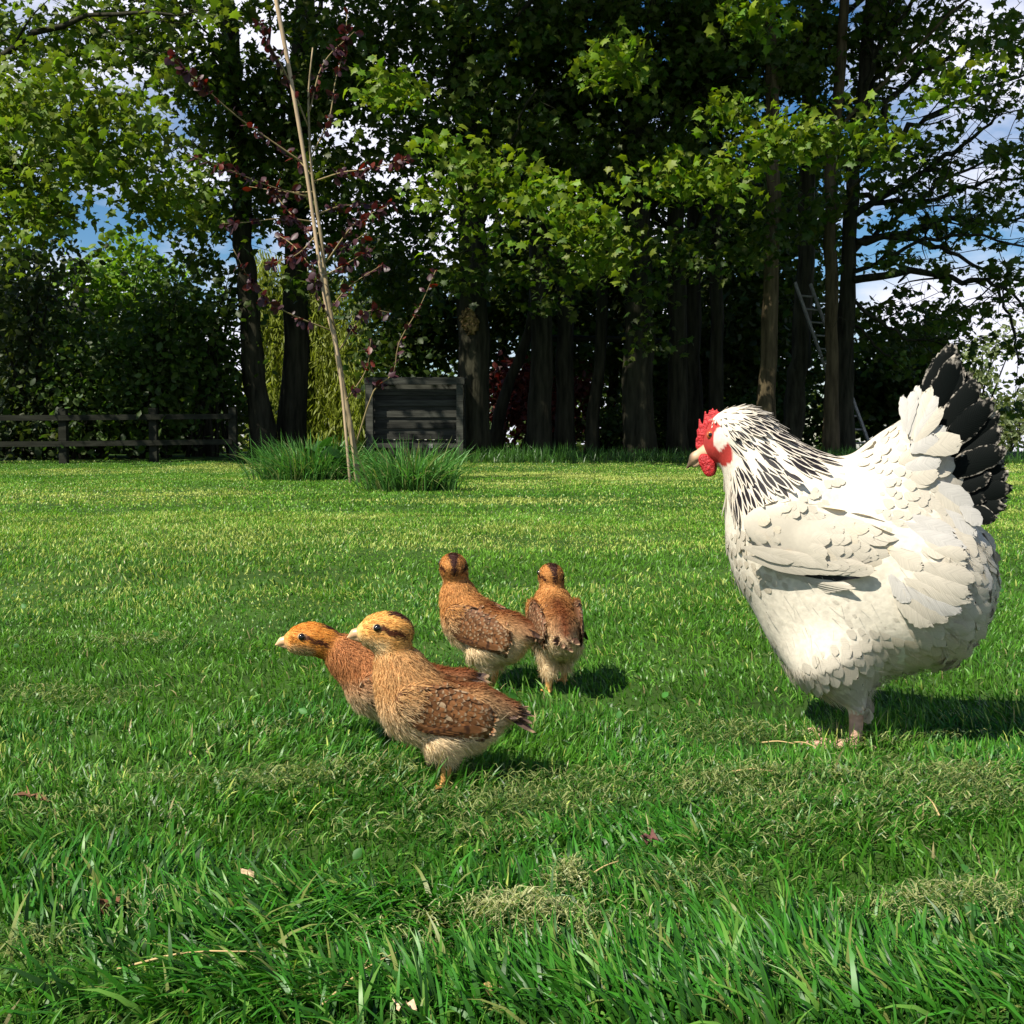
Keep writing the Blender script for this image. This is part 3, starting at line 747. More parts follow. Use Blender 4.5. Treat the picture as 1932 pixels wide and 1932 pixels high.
row_tree('narrow dark maple trunk rising beside its broad footed neighbour', 106, [(1066, 855), (1066, 620), (1070, 400), (1076, 200), (1092, 0)], 36, 28, 18.3, [(1110, 220, 80, 110, 18, 1.2, 36)], limbs=4)
row_tree('slim maple trunk with a crooked foot standing alone in the middle gap', 107, [(1112, 855), (1122, 760), (1134, 640), (1136, 400), (1142, 200), (1152, 0)], 27, 22, 18.1, [(1150, 60, 90, 90, 17.6, 1.2, 34)], limbs=4)
row_tree('thick straight maple trunk just left of the hen head', 108, [(1208, 850), (1205, 600), (1200, 400), (1193, 200), (1180, 0), (1175, -150)], 58, 46, 17.5,
         [(1210, 110, 120, 125, 17, 1.5, 75), (1235, 290, 100, 80, 16.8, 1.3, 40), (1190, 470, 70, 90, 16, .6, 12), (1230, 600, 40, 60, 16.4, .5, 4)])
row_tree('maple trunk above the hen comb, left of two that nearly touch', 109, [(1280, 850), (1278, 600), (1274, 400), (1284, 100), (1290, -50)], 40, 34, 18.0, [(1300, 60, 90, 90, 17.4, 1.3, 40), (1300, 470, 60, 80, 16.3, .6, 9)], limbs=4)
row_tree('maple trunk above the hen comb, right of two that nearly touch', 110, [(1310, 850), (1306, 600), (1311, 400), (1326, 100), (1335, -50)], 36, 28, 18.7, [(1350, 340, 45, 40, 13.8, .5, 10), (1260, 320, 70, 50, 14, .5, 7), (1340, 160, 80, 90, 17.6, 1.2, 34)], limbs=4)
row_tree('thin dark maple trunk behind the hen neck', 111, [(1352, 850), (1353, 600), (1350, 400), (1362, 100)], 28, 22, 18.3, [(1400, 60, 80, 70, 17.2, 1.2, 26)], limbs=4)
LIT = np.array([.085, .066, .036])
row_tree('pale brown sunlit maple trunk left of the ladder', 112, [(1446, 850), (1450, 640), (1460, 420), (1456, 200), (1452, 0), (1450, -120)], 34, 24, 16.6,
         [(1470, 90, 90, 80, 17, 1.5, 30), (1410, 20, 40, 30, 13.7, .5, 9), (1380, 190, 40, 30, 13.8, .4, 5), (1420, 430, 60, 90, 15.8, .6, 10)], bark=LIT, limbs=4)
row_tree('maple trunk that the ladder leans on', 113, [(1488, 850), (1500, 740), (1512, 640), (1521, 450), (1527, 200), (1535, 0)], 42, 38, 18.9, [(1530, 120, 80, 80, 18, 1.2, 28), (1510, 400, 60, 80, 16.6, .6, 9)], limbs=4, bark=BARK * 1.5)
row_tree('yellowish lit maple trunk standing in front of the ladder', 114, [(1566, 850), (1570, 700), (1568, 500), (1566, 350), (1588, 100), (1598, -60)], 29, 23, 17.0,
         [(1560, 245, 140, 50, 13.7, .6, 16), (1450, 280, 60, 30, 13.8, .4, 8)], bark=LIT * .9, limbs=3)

# the spreading tree on the right
t = Tree('maple_tree', 'spreading maple with bare limbs fanning out to the right edge above the hen tail', GRP, 115, BARK * 1.1)
pth = px_path([(1590, 850), (1597, 640), (1602, 480), (1612, 300), (1640, 60), (1655, -100)], 17.4)
t.trunk(np.concatenate([pth, [pth[-1] + [.5, 0, 2.5]]]), px(38, 17.4), px(14, 17.4), 26, 1.35)
for k, (pts, r0, kids) in enumerate([
        ([(1600, 530), (1714, 516), (1831, 533), (1878, 536), (1940, 590)], .050, 8), ([(1612, 455), (1714, 452), (1781, 469), (1831, 499), (1950, 540)], .042, 9),
        ([(1608, 460), (1730, 436), (1797, 405), (1865, 419), (1960, 405)], .045, 12), ([(1612, 405), (1730, 335), (1818, 275), (1900, 200)], .050, 14),
        ([(1612, 320), (1697, 251), (1797, 201), (1960, 130)], .055, 15), ([(1616, 240), (1663, 134), (1730, 67), (1850, -20)], .050, 12), ([(1612, 370), (1717, 382), (1840, 350), (1960, 330)], .036, 13),
        ([(1620, 200), (1655, 106), (1690, -40)], .045, 7), ([(1604, 480), (1680, 420), (1800, 330), (1950, 270)], .04, 14), ([(1606, 510), (1690, 480), (1790, 440), (1950, 470)], .032, 10),
        ([(1878, 536), (1905, 600), (1920, 690)], .020, 6), ([(1618, 280), (1690, 180), (1790, 110), (1950, 40)], .05, 14), ([(1632, 120), (1700, 40), (1760, -60)], .04, 6),
        ([(1600, 560), (1650, 600), (1720, 640), (1790, 650)], .025, 10), ([(1600, 600), (1660, 660), (1700, 700)], .02, 6)]):
    dd = (-.9, -.4, .3, -1.2, -.2, .4)[k % 6]
    t.limb([W(u, v, 17.4 + dd * i * .6) for i, (u, v) in enumerate(pts)], r0 * 1.25, .014, kids=kids, kid_len=.9, leafy=.42, rad=.2, n=16)
t.blob(1790, 140, 60, 42, 13.6, .5, 13, .28).blob(1900, 60, 50, 60, 15.6, .7, 12, .28).blob(1660, 60, 90, 60, 17.6, 1.2, 26).blob(1700, 620, 90, 60, 18.5, 1, 40).blob(1640, 200, 60, 110, 18, 1, 26)
t.mass(np.array([pth[-1][0] + 1.2, 14.6, 11.0]), (3.2, 4.4, 2.0), 90)
t.build(9)

# a tree left of the picture, its lit branches reach in
t = Tree('maple_tree', 'maple at the left edge whose sunlit pale green branches reach over the lawn', GRP, 116, leaf=(.10, .18, .018), yellow=.5)
b = W(-190, 822, 15.0); t.trunk([[b[0], 15, .0], [b[0] + .1, 15, 2.5], [b[0], 15, 5.5], [b[0] + .2, 15, 9]], .22, .1)
for pts in ([(-190, 420), (0, 330), (160, 300), (330, 330)], [(-190, 350), (-20, 210), (140, 170), (300, 190)], [(-190, 250), (0, 100), (180, 30), (400, 20)], [(-190, 470), (-30, 420), (120, 400)]):
    t.limb([W(u, v, 14.8 - .2 * i) for i, (u, v) in enumerate(pts)], .06, .012, kids=10, kid_len=.8, leafy=.9)
t.blob(110, 200, 160, 75, 13.2, .8, 46).blob(230, 290, 100, 75, 13.3, .7, 28).blob(60, 50, 190, 60, 15.6, 1.5, 34).blob(50, 330, 80, 70, 14.8, .8, 30).blob(300, 380, 50, 50, 14.6, .6, 16)
t.mass(np.array([b[0] - 2.5, 14.9, 10.2]), (4.6, 3.7, 2.3), 150)
t.build(11)

# crowns of trees that stand behind the row, seen between its trunks
def back_tree(label, seed, u, depth, w_, blobs, leaf=(.024, .058, .012), size=.15, yellow=.25, kind='dark_tree', lk='small', group='trees behind the maple row'):
    t = Tree(kind, label, group, seed, leaf=leaf, leaf_kind=lk, size=size, yellow=yellow)
    p = W(u, 800, depth); z = float(ground_z(p[0], depth)); top = W(u, min(q[1] for q in blobs), depth)[2]
    t.trunk([[p[0], depth, z - .1], [p[0] + .1, depth, z + top * .5], [p[0] - .1, depth, z + top]], px(w_, depth), .05, 12)
    for b_ in blobs: t.blob(*b_, .5)
    t.build(26); return t
back_tree('dark tree behind the far left shrub', 137, 60, 20.5, 18, [(60, 640, 130, 110, 20.5, 1.2, 60), (110, 780, 150, 80, 20.5, 1, 60), (20, 520, 60, 70, 20.5, 1, 12)])
back_tree('dark tree behind the shrub of many stems in the left shade', 138, 260, 20, 18, [(250, 740, 120, 110, 20, 1, 75), (330, 650, 80, 70, 19.5, 1, 30)])
back_tree('dark tree filling the gap behind the wooden shelter', 131, 770, 23, 20, [(770, 640, 90, 90, 23, 1.5, 60), (700, 500, 70, 70, 23, 1, 26), (840, 560, 50, 90, 23, 1, 26)])
back_tree('dark tree filling the gap behind the thick scarred trunk', 132, 940, 24, 22, [(950, 560, 70, 160, 24, 1.5, 62), (960, 330, 80, 100, 24, 1.5, 34)])
back_tree('dark tree behind the slim crooked maple in the middle', 133, 1150, 24, 20, [(1130, 620, 80, 150, 24.5, 1.5, 50), (1140, 360, 90, 110, 24, 1.5, 36)])
back_tree('dark tree in the gap between the thick hen side trunk and its left neighbour', 139, 1235, 22.5, 18, [(1240, 640, 60, 170, 22.5, 1, 60), (1170, 500, 60, 120, 23, 1, 36)])
back_tree('dark tree in the gap left of the pale sunlit trunk', 140, 1400, 22, 18, [(1400, 620, 70, 190, 22, 1, 75), (1395, 400, 60, 100, 22, 1, 36)])
back_tree('dark tree in the gap beside the broad footed middle trunk', 129, 1045, 22.5, 18, [(1045, 560, 60, 170, 22.5, 1, 55), (1000, 470, 60, 100, 23, 1, 30)])
back_tree('dark tree behind the hen comb', 134, 1330, 24, 20, [(1320, 640, 110, 150, 24.5, 1.5, 85), (1340, 380, 110, 120, 24, 1.5, 44)])
back_tree('dark tree behind the ladder', 135, 1480, 23, 20, [(1480, 640, 110, 150, 23.5, 1.2, 90), (1490, 390, 100, 130, 23, 1.5, 48)])
back_tree('dark dense tree behind the spreading maple, left of the pale bush', 136, 1680, 21, 18, [(1680, 740, 90, 85, 21, 1.2, 85), (1730, 660, 60, 50, 20.5, .8, 26)])
def bush(label, seed, u, depth, blobs, leaf, size=.10, yellow=.2, lk='small', kind='shrub', stems=9, group='shrubs along the back of the garden', lm=None, per=18, rad=.45):
    t = Tree(kind, label, group, seed, leaf=leaf, leaf_kind=lk, size=size, yellow=yellow, lm=lm)
    p = W(u, 822, depth); z = float(ground_z(p[0], depth)); t.base = np.array([p[0], depth, z])
    for k in range(stems):
        b = blobs[k % len(blobs)]; e = W(b[0] + t.rng.uniform(-.7, .7) * b[2], b[1] + t.rng.uniform(-.6, .3) * b[3], b[4]); e[1] += t.rng.uniform(-.5, .5)
        s0 = np.array([p[0] + t.rng.uniform(-.35, .35), depth + t.rng.uniform(-.3, .3), z - .1])
        V, Fs = tube(smooth_path([s0, s0 * .6 + e * .4 + [0, 0, .25], e], 9), np.linspace(.035, .008, 9), 6); t.wood.append((V, Fs, BARK * .7, None))
    for b in blobs: t.blob(*b, rad)
    return t.build(per, .45, .4)
DARK = (.034, .078, .013)
bush('tall dark grey green shrub at the far left edge', 141, 40, 16.2, [(30, 660, 80, 200, 16.2, .8, 66), (100, 540, 60, 100, 16.4, .6, 16), (90, 780, 80, 80, 16.2, .6, 30)], (.030, .052, .020), lk='oval')
bush('bright green bushy tree with a sunlit top behind the left shrubs', 142, 220, 22, [(190, 530, 90, 70, 22, 1.2, 36), (250, 480, 50, 50, 22, .8, 13), (310, 560, 60, 80, 22, 1, 24), (150, 600, 90, 60, 22, 1, 24), (240, 650, 100, 80, 22, 1, 40)], (.11, .23, .02), .12, .4, 'oval', 'bushy_tree', group='trees behind the maple row')
bush('dark upright shrub with many bare stems, right of the far left shrub', 143, 165, 16.2, [(180, 690, 90, 130, 16.2, .7, 56), (150, 800, 80, 55, 16.1, .5, 20)], DARK)
bush('dark shrub with vase of thin stems, in the middle of the left shade', 144, 290, 16.4, [(300, 680, 80, 120, 16.4, .7, 58), (330, 580, 60, 50, 16.4, .6, 20), (270, 800, 80, 55, 16.1, .5, 16)], DARK, stems=14)
bush('dark shrub just left of the leaning pair of trunks', 145, 400, 17.0, [(400, 660, 55, 120, 17.2, .7, 40), (420, 560, 40, 40, 17.2, .5, 10)], DARK, stems=12)
bush('olive green low shrub glimpsed behind the left shade', 146, 360, 20.5, [(360, 760, 130, 80, 20.5, .8, 62)], (.060, .085, .020), .13, .5)
bush('copper red leaved bush behind the middle trunks', 147, 980, 21.5, [(985, 740, 60, 85, 21.5, .7, 46), (1090, 760, 30, 70, 21.8, .5, 16)], (.085, .020, .014), .12, 0, 'oval', lm=M_PURPLE)
bush('low dark bush behind the trunks left of the hen', 148, 1160, 21.5, [(1160, 800, 60, 55, 21.5, .6, 30)], (.035, .075, .015))
bush('low dark bush behind the trunks beside the hen head', 149, 1260, 22.0, [(1250, 790, 50, 65, 22, .6, 26), (1340, 800, 50, 60, 22, .6, 26)], (.030, .070, .014))
bush('low green bush between the ladder and the pale trunk', 150, 1420, 21.0, [(1410, 790, 50, 75, 21, .6, 34), (1510, 790, 70, 70, 21, .6, 42)], (.035, .085, .016))
bush('pale grey green airy bush in the sun behind the hen tail', 151, 1840, 27, [(1840, 690, 50, 70, 27, 1, 24), (1870, 780, 60, 70, 27, 1, 26), (1800, 780, 40, 70, 27, .8, 18), (1880, 640, 40, 40, 27, .8, 9)], (.17, .21, .11), .13, .2, stems=16, per=10)
bush('dull olive bush on the right edge beyond the far rail fence', 152, 1905, 40, [(1890, 800, 40, 45, 40, 1.2, 20), (1960, 770, 50, 80, 40, 1.2, 30)], (.10, .13, .06), .2, .3, per=11, rad=.6)

def willow():
    rng = np.random.default_rng(161)
    p = W(590, 822, 30.0); z = float(ground_z(p[0], 30)); base = np.array([p[0], 30.0, z])
    root = thing('willow_tree', 'yellow green weeping willow in the sun behind the leaning pair of trunks', 'tree', base)
    V, Fs = tube(smooth_path([base - base, [.1, 0, 2.2], [0, 0, 4.6]], 10), np.linspace(.3, .12, 10), 10, rng, .05); parts = [(V, Fs, BARK, None)]
    Ps = []
    for k in range(330):
        u = rng.uniform(470, 700); top = W(u, rng.uniform(470, 620) - (0 if u < 600 else -40), 30 + rng.uniform(-1.4, .8)) - base
        n = 26; ln = rng.uniform(2.0, 4.2)
        t = np.linspace(0, 1, n)
        q = top + np.stack([.25 * t * rng.standard_normal(), .25 * t * rng.standard_normal(), -t * min(ln, max(top[2] - .2, .4))], 1)
        Ps.append(np.repeat(q, 4, 0) + rng.standard_normal((n * 4, 3)) * [.06, .06, .05])
        if k % 6 == 0:
            V, Fs = tube(smooth_path([[0, 0, 3.4], top * .5 + [0, 0, 2.2], top], 8), np.linspace(.05, .01, 8), 5); parts.append((V, Fs, BARK, None))
    V, Fs, C, _ = merge(parts); mesh_np('trunk', V, Fs, M_BARK, root, C)
    P = np.concatenate(Ps); n = len(P)
    V, Fs, C, _ = leaves(P, .19, greens(n, (.20, .24, .030), .2, rng, .3), 'narrow', rng, .2, 2.2)
    mesh_np('crown', V, Fs, M_LEAF, root, C)
willow()
# a dense far hedge beyond the gap, so that no bare ground shows between the trunks
def far_hedge():
    rng = np.random.default_rng(171); x = rng.uniform(-17, 13.5, 900); y = rng.uniform(32, 35, 900)
    C = np.c_[x, y, ground_z(x, y) + rng.random(900)**1.2 * (1.9 + 1.0 * fnoise(x * .4, y * 0, 5))]
    P, I = sprays(C, 13, .6, rng, .8)
    V, Fs, Cc, _ = leaves(P, .24, greens(len(P), (.05, .095, .02), .25, rng, .3), 'small', rng, .4, .3)
    b = np.array([-2., 33., float(ground_z(-2, 33))])
    tag(mesh_np('hedge', V - b, Fs, M_LEAF, col=Cc, loc=b), 'long green hedge far behind the maple trunks', 'hedge')
far_hedge()

# pale sawn scar on the thick trunk: a part of that tree
o = [o for o in bpy.data.objects if o.get('label', '').startswith('thick maple trunk with a pale sawn scar')][0]
c = W(886, 606, 16.93) - np.array(o.location)
s = Solid().ell(c, (.125, .035, .19), .01, .25).mesh(.018)
s = (s[0] + .016 * np.random.default_rng(3).standard_normal(s[0].shape), s[1])
mesh_np('sawn_scar', s[0], [s[1]], mat('cut_wood', .9, .1, color=(.26, .175, .08), noise=(22, .55, 1.25, (1, 1, .2)), bump=(.6, .02)), o)

# ------------------------------------------------------------------ sapling and its pole
def sapling():
    rng = np.random.default_rng(181); D = 10.6
    b = W(676, 905, D); b[2] = float(ground_z(b[0], D))
    root = thing('sapling', 'slender purple leaved sapling tied to a tall pale pole', 'tree', b)
    PW = lambda pts, dd=0: np.array([W(u, v, D + dd * i / max(len(pts) - 1, 1)) for i, (u, v) in enumerate(pts)]) - b
    tr = PW([(676, 912), (668, 845), (650, 745), (632, 640), (616, 540), (606, 450), (594, 370), (586, 295), (582, 180), (590, 90)])
    tr[0][2] = -.05
    V, Fs = tube(smooth_path(tr, 30), np.linspace(.030, .006, 30), 8, rng, .06); mesh_np('trunk', V, Fs, mat('sapling_bark', .8, .2, color=(.27, .21, .12), noise=(30, .5, 1.3, (1, 1, .3)), bump=(.4, .004)), root)
    br = [([(583, 315), (449, 221), (372, 151), (322, 104)], -.9, 1.0), ([(583, 372), (503, 349), (436, 322), (355, 292)], -.7, 1.0), ([(590, 362), (540, 362), (470, 352)], .5, .8),
          ([(596, 419), (536, 412), (469, 419), (419, 422)], -.5, 1.2), ([(606, 470), (570, 425), (536, 389), (500, 340)], .4, 1.0), ([(593, 342), (647, 325), (700, 318), (776, 298)], -.6, 1.0),
          ([(597, 405), (650, 388), (745, 385)], .6, 1.0), ([(612, 500), (660, 432), (690, 408), (730, 390)], -.6, 1.0), ([(586, 295), (620, 228), (633, 151), (650, 90), (655, 20)], .4, 1.0),
          ([(628, 625), (543, 590), (486, 550), (440, 470)], -.7, 1.2), ([(616, 545), (560, 470), (520, 440)], .5, 1.0), ([(622, 585), (660, 540), (720, 500)], -.4, .9),
          ([(668, 850), (705, 738), (742, 705), (753, 646), (793, 577), (822, 510)], -.5, .55), ([(582, 240), (545, 150), (512, 90), (488, 45)], -.3, 1.0), ([(584, 210), (610, 120), (668, 60)], .3, .8),
          ([(640, 660), (690, 590), (740, 590)], .4, .8), ([(634, 620), (600, 560), (590, 500)], -.5, .9), ([(606, 460), (640, 470), (690, 440)], .3, 1.1), ([(588, 330), (560, 300), (520, 270)], .3, 1.0),
          ([(650, 760), (690, 700), (700, 640)], -.3, .5), ([(600, 440), (560, 480), (500, 500)], -.6, 1.0), ([(612, 520), (650, 500), (700, 470)], -.6, 1.0)]
    P, Dd = [], []
    for pts, dd, q in br:
        p = smooth_path(PW(pts, dd), 16); L_ = np.linalg.norm(np.diff(p, axis=0), axis=1).sum()
        V, Fs = tube(p, np.linspace(.0085, .0028, 16), 5); mesh_np('branch', V, Fs, M_TWIG, root, np.array([.22, .17, .08]))
        for k in range(int(19 * q * L_ + 3)):
            t = .18 + .82 * rng.random(); i = min(int(t * 15), 14); c = p[i] + (p[i + 1] - p[i]) * rng.random()
            m = rng.integers(1, 4)
            P.append(c + rng.standard_normal((m, 3)) * .012); a = unit((p[i + 1] - p[i]) * 8 + rng.standard_normal((m, 3)) * .9 + [0, 0, -.35]); Dd.append(a)
    P, Dd = np.concatenate(P), np.concatenate(Dd); n = len(P)
    C = np.array([.046, .016, .022]) * (.5 + 1.0 * rng.random((n, 1))); C = np.where(rng.random((n, 1)) < .16, np.array([.11, .018, .010]), C)
    V, Fs, C, _ = leaves(P, .068, C, 'oval', rng, .25, .4, dirs=Dd); mesh_np('leaves', V, Fs, M_PURPLE, root, C)
    # the pole
    q = np.array([W(u, v, D - .09) for u, v in [(662, 880), (640, 690), (612, 560), (580, 335), (549, 150), (522, 5), (505, -90)]]); q[0][2] = float(ground_z(q[0][0], D)) - .1
    c = q[0].copy(); c[2] = float(ground_z(c[0], c[1]))
    V, Fs = tube(smooth_path(q, 30) - c, np.linspace(.013, .022, 30), 10)
    tag(mesh_np('pole', V, Fs, mat('pale_pole', .65, .25, color=(.42, .31, .19), noise=(9, .6, 1.2, (3, 3, .2))), loc=c), 'tall pale wooden pole leaning left beside the purple sapling', 'pole')
sapling()

# ------------------------------------------------------------------ shelter, ladder, fences, beam
def shelter():
    D = 16.6; a, b_ = W(692, 850, D), W(874, 850, D); z0 = float(ground_z(0, D)) ; h = W(0, 713, D)[2] - z0
    w_ = b_[0] - a[0]; root = thing('wooden_shelter', 'dark weathered wooden crate shelter with slatted back beneath the maples', 'shelter', ((a[0] + b_[0]) / 2, D, z0))
    c0 = np.array([.043, .044, .036]); t_ = .095; dep = .75
    for x in (-w_ / 2 + t_ / 2, w_ / 2 - t_ / 2):
        V, Fs = bar((x, 0, -.05), (x, 0, h - t_), t_, t_, (0, 1, 0)); mesh_np('post', V, Fs, M_WOOD, root, c0 * 1.25, smooth=False)
        V, Fs = bar((x, dep, -.05), (x, dep, h - t_ - .03), t_, t_, (0, 1, 0)); mesh_np('post', V, Fs, M_WOOD, root, c0 * .8, smooth=False)
    V, Fs = bar((-w_ / 2 - .02, 0, h - t_ / 2), (w_ / 2 + .02, 0, h - t_ / 2), t_ + .012, t_, (0, 0, 1)); mesh_np('top_rail', V, Fs, M_WOOD, root, c0, smooth=False)
    V, Fs = bar((-w_ / 2 + t_ + .002, 0, .17), (w_ / 2 - t_ - .002, 0, .17), t_ * .8, t_ * .7, (0, 0, 1)); mesh_np('bottom_rail', V, Fs, M_WOOD, root, c0 * 1.1, smooth=False)
    n = 10; ph = (h - t_ - .24) / n
    for k in range(n):
        V, Fs = bar((-w_ / 2 + .02, .13 + .024 * (k % 2), .26 + ph * (k + .5)), (w_ / 2 - .02, .13 + .024 * (k % 2), .26 + ph * (k + .5)), .022, ph + .004, (0, 0, 1))
        mesh_np('plank', V, Fs, M_WOOD, root, c0 * (.75, 1.0, .62, .88, 1.15)[k % 5], smooth=False)
    V, Fs = bar((-w_ / 2 + .02, .15, .10), (w_ / 2 - .02, .15, .10), .022, .30, (0, 0, 1)); mesh_np('plank', V, Fs, M_WOOD, root, c0 * .6, smooth=False)
    for s in (-1, 1):
        V, Fs = bar((s * (w_ / 2 + .014), t_ / 2 + .01, h * .5), (s * (w_ / 2 + .014), dep - .05, h * .5), .02, h - .15, (0, 0, 1)); mesh_np('side_panel', V, Fs, M_WOOD, root, c0 * .7, smooth=False)
    V, Fs = bar((0, dep / 2 - .03, h + .016), (0, dep + .06, h - .03), w_ + .08, .025, (0, 0, 1)); mesh_np('roof', V, Fs, M_WOOD, root, c0 * .9, smooth=False)
    V, Fs = bar((.46 * w_ * .5 - .12, -.05, .165), (.46 * w_ * .5 - .06, -.05, .165), .015, .06, (0, 0, 1)); mesh_np('latch', V, Fs, M_METAL, root, smooth=False)
shelter()
def ladder():
    d0, d1 = 17.9, 18.45
    A0, A1 = W(1617, 850, d0), W(1500, 533, d1); B0, B1 = W(1649, 850, d0), W(1529, 536, d1)
    for p in (A0, B0): p[2] = float(ground_z(p[0], p[1])) - .02
    b = (A0 + B0) / 2; root = thing('ladder', 'aluminium ladder leaning left among the maple trunks', 'ladder', b)
    for p, q in ((A0, A1), (B0, B1)):
        V, Fs = bar(p - b, q - b, .035, .075, (0, 1, 0)); mesh_np('rail', V, Fs, M_METAL, root, smooth=False)
    n = 13
    for k in range(1, n):
        t = k / n; V, Fs = tube(np.array([A0 + (A1 - A0) * t, B0 + (B1 - B0) * t]) - b, .016, 8); mesh_np('rung', V, Fs, M_METAL, root)
ladder()
def rail_fence(label, pts, heights, cols=1.0, post_h=None, pw=.10):
    pts = [np.array([x, y, float(ground_z(x, y))]) for x, y in pts]; b = pts[0]
    root = thing('rail_fence', label, 'fence', b)
    for p in pts:
        V, Fs = bar(p - b - [0, 0, .2], p - b + [0, 0, post_h or max(heights) + .12], pw, pw, (0, 1, 0)); mesh_np('post', V, Fs, M_RAIL, root, smooth=False)
    for i in range(len(pts) - 1):
        for h in heights:
            V, Fs = bar(pts[i] - b + [0, -pw / 2 - .022, h], pts[i + 1] - b + [0, -pw / 2 - .022, h], .035, .07, (0, 0, 1)); mesh_np('rail', V, Fs, M_RAIL, root, smooth=False)
rail_fence('dark low post and rail fence in the shade before the left shrubs', [(W(u, 822, y)[0], y) for u, y in ((-60, 15.0), (120, 15.1), (290, 15.3), (440, 15.6))], (.60, .26))
rail_fence('far wooden rail fence crossing the field at the right edge', [(x, 38.0) for x in (15.2, 17.2, 19.2, 21.2)], (.62, .95), post_h=1.05)
V, Fs = tube(smooth_path([W(1040, 638, 18.75), W(1150, 640, 18.72), W(1270, 646, 18.95)], 10), .05, 8, np.random.default_rng(2), .06)
c = V.mean(0); root = tag(mesh_np('wooden_beam', V - c, Fs, M_RAIL, loc=c), 'dark horizontal pole fixed between the middle maple trunks', 'pole')
# ------------------------------------------------------------------ hen (local: she faces -x, camera side is -y, foot at the origin)
def hen():
    rng = np.random.default_rng(201)
    g = G(1612, 1398); root = thing('hen', 'large white hen with black tail and black flecked neck standing on the lawn', 'hen', (g[0], g[1], -.005), -math.radians(16.6))
    mm = lambda *a: np.array(a, float) / 1000
    # one continuous body: trunk, neck, head, thighs, shanks, toes
    B = Solid()
    B.ell(mm(10, 0, 270), mm(154, 95, 124), .03, pitch=-.10)
    B.ell(mm(-88, 0, 285), mm(92, 82, 108), .05)
    B.ell(mm(-22, 0, 172), mm(102, 82, 86), .05)
    B.ell(mm(90, 0, 224), mm(76, 88, 96), .05)
    B.ell(mm(66, 0, 394), mm(72, 46, 64), .06, pitch=.7)
    B.cone(mm(-100, 0, 345), mm(-158, 0, 432), .078, .046, .05)
    B.ell(mm(-178, -1, 443), mm(36, 26, 32), .025, pitch=.35)
    B.ell(mm(-196, -1, 424), mm(20, 19, 22), .015)
    for s in (-1, 1):
        B.cone(mm(-30, 40 * s, 128), mm(2, 38 * s, 66), .056, .013, .03)
        B.cone(mm(3, 38 * s, 70), mm(0, 38 * s, 8), .0105, .0095, .008)
        for a, l in ((-.45, 62), (0, 74), (.45, 62), (math.pi, 30)):
            e = mm(-math.cos(a) * l, 38 * s + math.sin(a) * l, 5)
            B.cone(mm(0, 38 * s, 10), e, .0078, .0042, .004)
    V, Q = B.mesh(.0042)
    x, y, z = V.T * 1000
    white = np.array([.62, .56, .455]); pink = np.array([.50, .30, .22]); red = np.array([.36, .035, .028]); cream = np.array([.62, .50, .33])
    c = np.tile(white, (len(V), 1))
    face = (np.hypot((x + 205) / 21, (z - 430) / 33) < 1) | ((np.hypot((x + 186) / 15, (z - 415) / 18) < 1)) | (x < -213)
    c[face & (z > 385)] = red
    ear = np.hypot((x + 191) / 11, (z - 436) / 17) < 1
    c[ear] = np.array([.72, .55, .46])
    leg = z < 58 + 4 * np.sin(x); c[leg] = pink * (.85 + .3 * rng.random((leg.sum(), 1)))
    mesh_np('body', V, [Q], M_SHANK, root, c)
    # scattered plumage -----------------------------------------------
    shawl = lambda P: ((P[:, 0] + .060) * (.346 - .418) - (P[:, 2] - .418) * (-.180 + .060))   # >0 towards the head
    def region(P): return shawl(P)
    P = scatter(V, Q, 40000, lambda P: np.where(shawl(P) > 0, .0049, np.where((P[:, 0] > .02) & (P[:, 2] < .33), .0125, .0105)), rng)
    N = B.normal(P); X = P * 1000
    sh = shawl(P) * 1000 * 8.0
    fc = (np.hypot((X[:, 0] + 205) / 19, (X[:, 2] - 430) / 31) < 1) | (X[:, 0] < -209) | ((np.hypot((X[:, 0] + 186) / 13, (X[:, 2] - 415) / 16) < 1)) | (np.hypot((X[:, 0] + 191) / 10, (X[:, 2] - 436) / 16) < 1)
    sh_v = shawl(P)
    onneck = (sh_v > 0) & ~fc
    # hackle
    H = P[onneck]; NH = N[onneck]
    head = mm(-216, 0, 474); D = H - head; dist = np.linalg.norm(D, axis=1) * 1000
    D = unit(D + np.array([.0, 0, -.01])); D = D - (D * NH).sum(1, keepdims=True) * NH
    k = np.clip((dist - 22) / 100, 0, 1)
    nk = rng.standard_normal
    throat = np.clip((-(H[:, 0] * 1000) - 172 + .10 * (H[:, 2] * 1000 - 330)) / 14, 0, 1) * (H[:, 2] < .40)
    dark = np.clip(.26 + .62 * k**.8, 0, .74) * (1 - .95 * throat) * np.clip((dist - 46) / 16, 0, 1) * (.75 + .45 * rng.random(len(H)))
    o = np.argsort(dist)[::-1]
    H, NH, D, k, dark = H[o], NH[o], D[o], k[o], dark[o]
    parts = [feathers(H - NH * .001, D + .10 * nk(H.shape), NH + .12 * nk(H.shape), (.015 + .034 * k) * (1 - .35 * np.clip(throat[o], 0, 1)), .0040 + .0060 * k, np.c_[dark, dark, dark], .11, .16, .2, 0, rng, 5, 7, .8, .03)]
    V1, F1, C1, U1 = merge(parts); mesh_np('hackle', V1, F1, FM_HACKLE, root, C1, U1, nrm=B.normal(V1))
    # body feathers
    b = (~onneck) & ~fc & (X[:, 2] > 66)
    Pb, Nb, Xb = P[b], N[b], X[b]
    n = len(Pb); u = Xb[:, 0]; zz = Xb[:, 2]
    rear = np.clip((u - 30) / 90, 0, 1); low = np.clip((215 - zz) / 60, 0, 1); top = np.clip((zz - 370) / 50, 0, 1) * np.clip(u / 40, 0, 1)
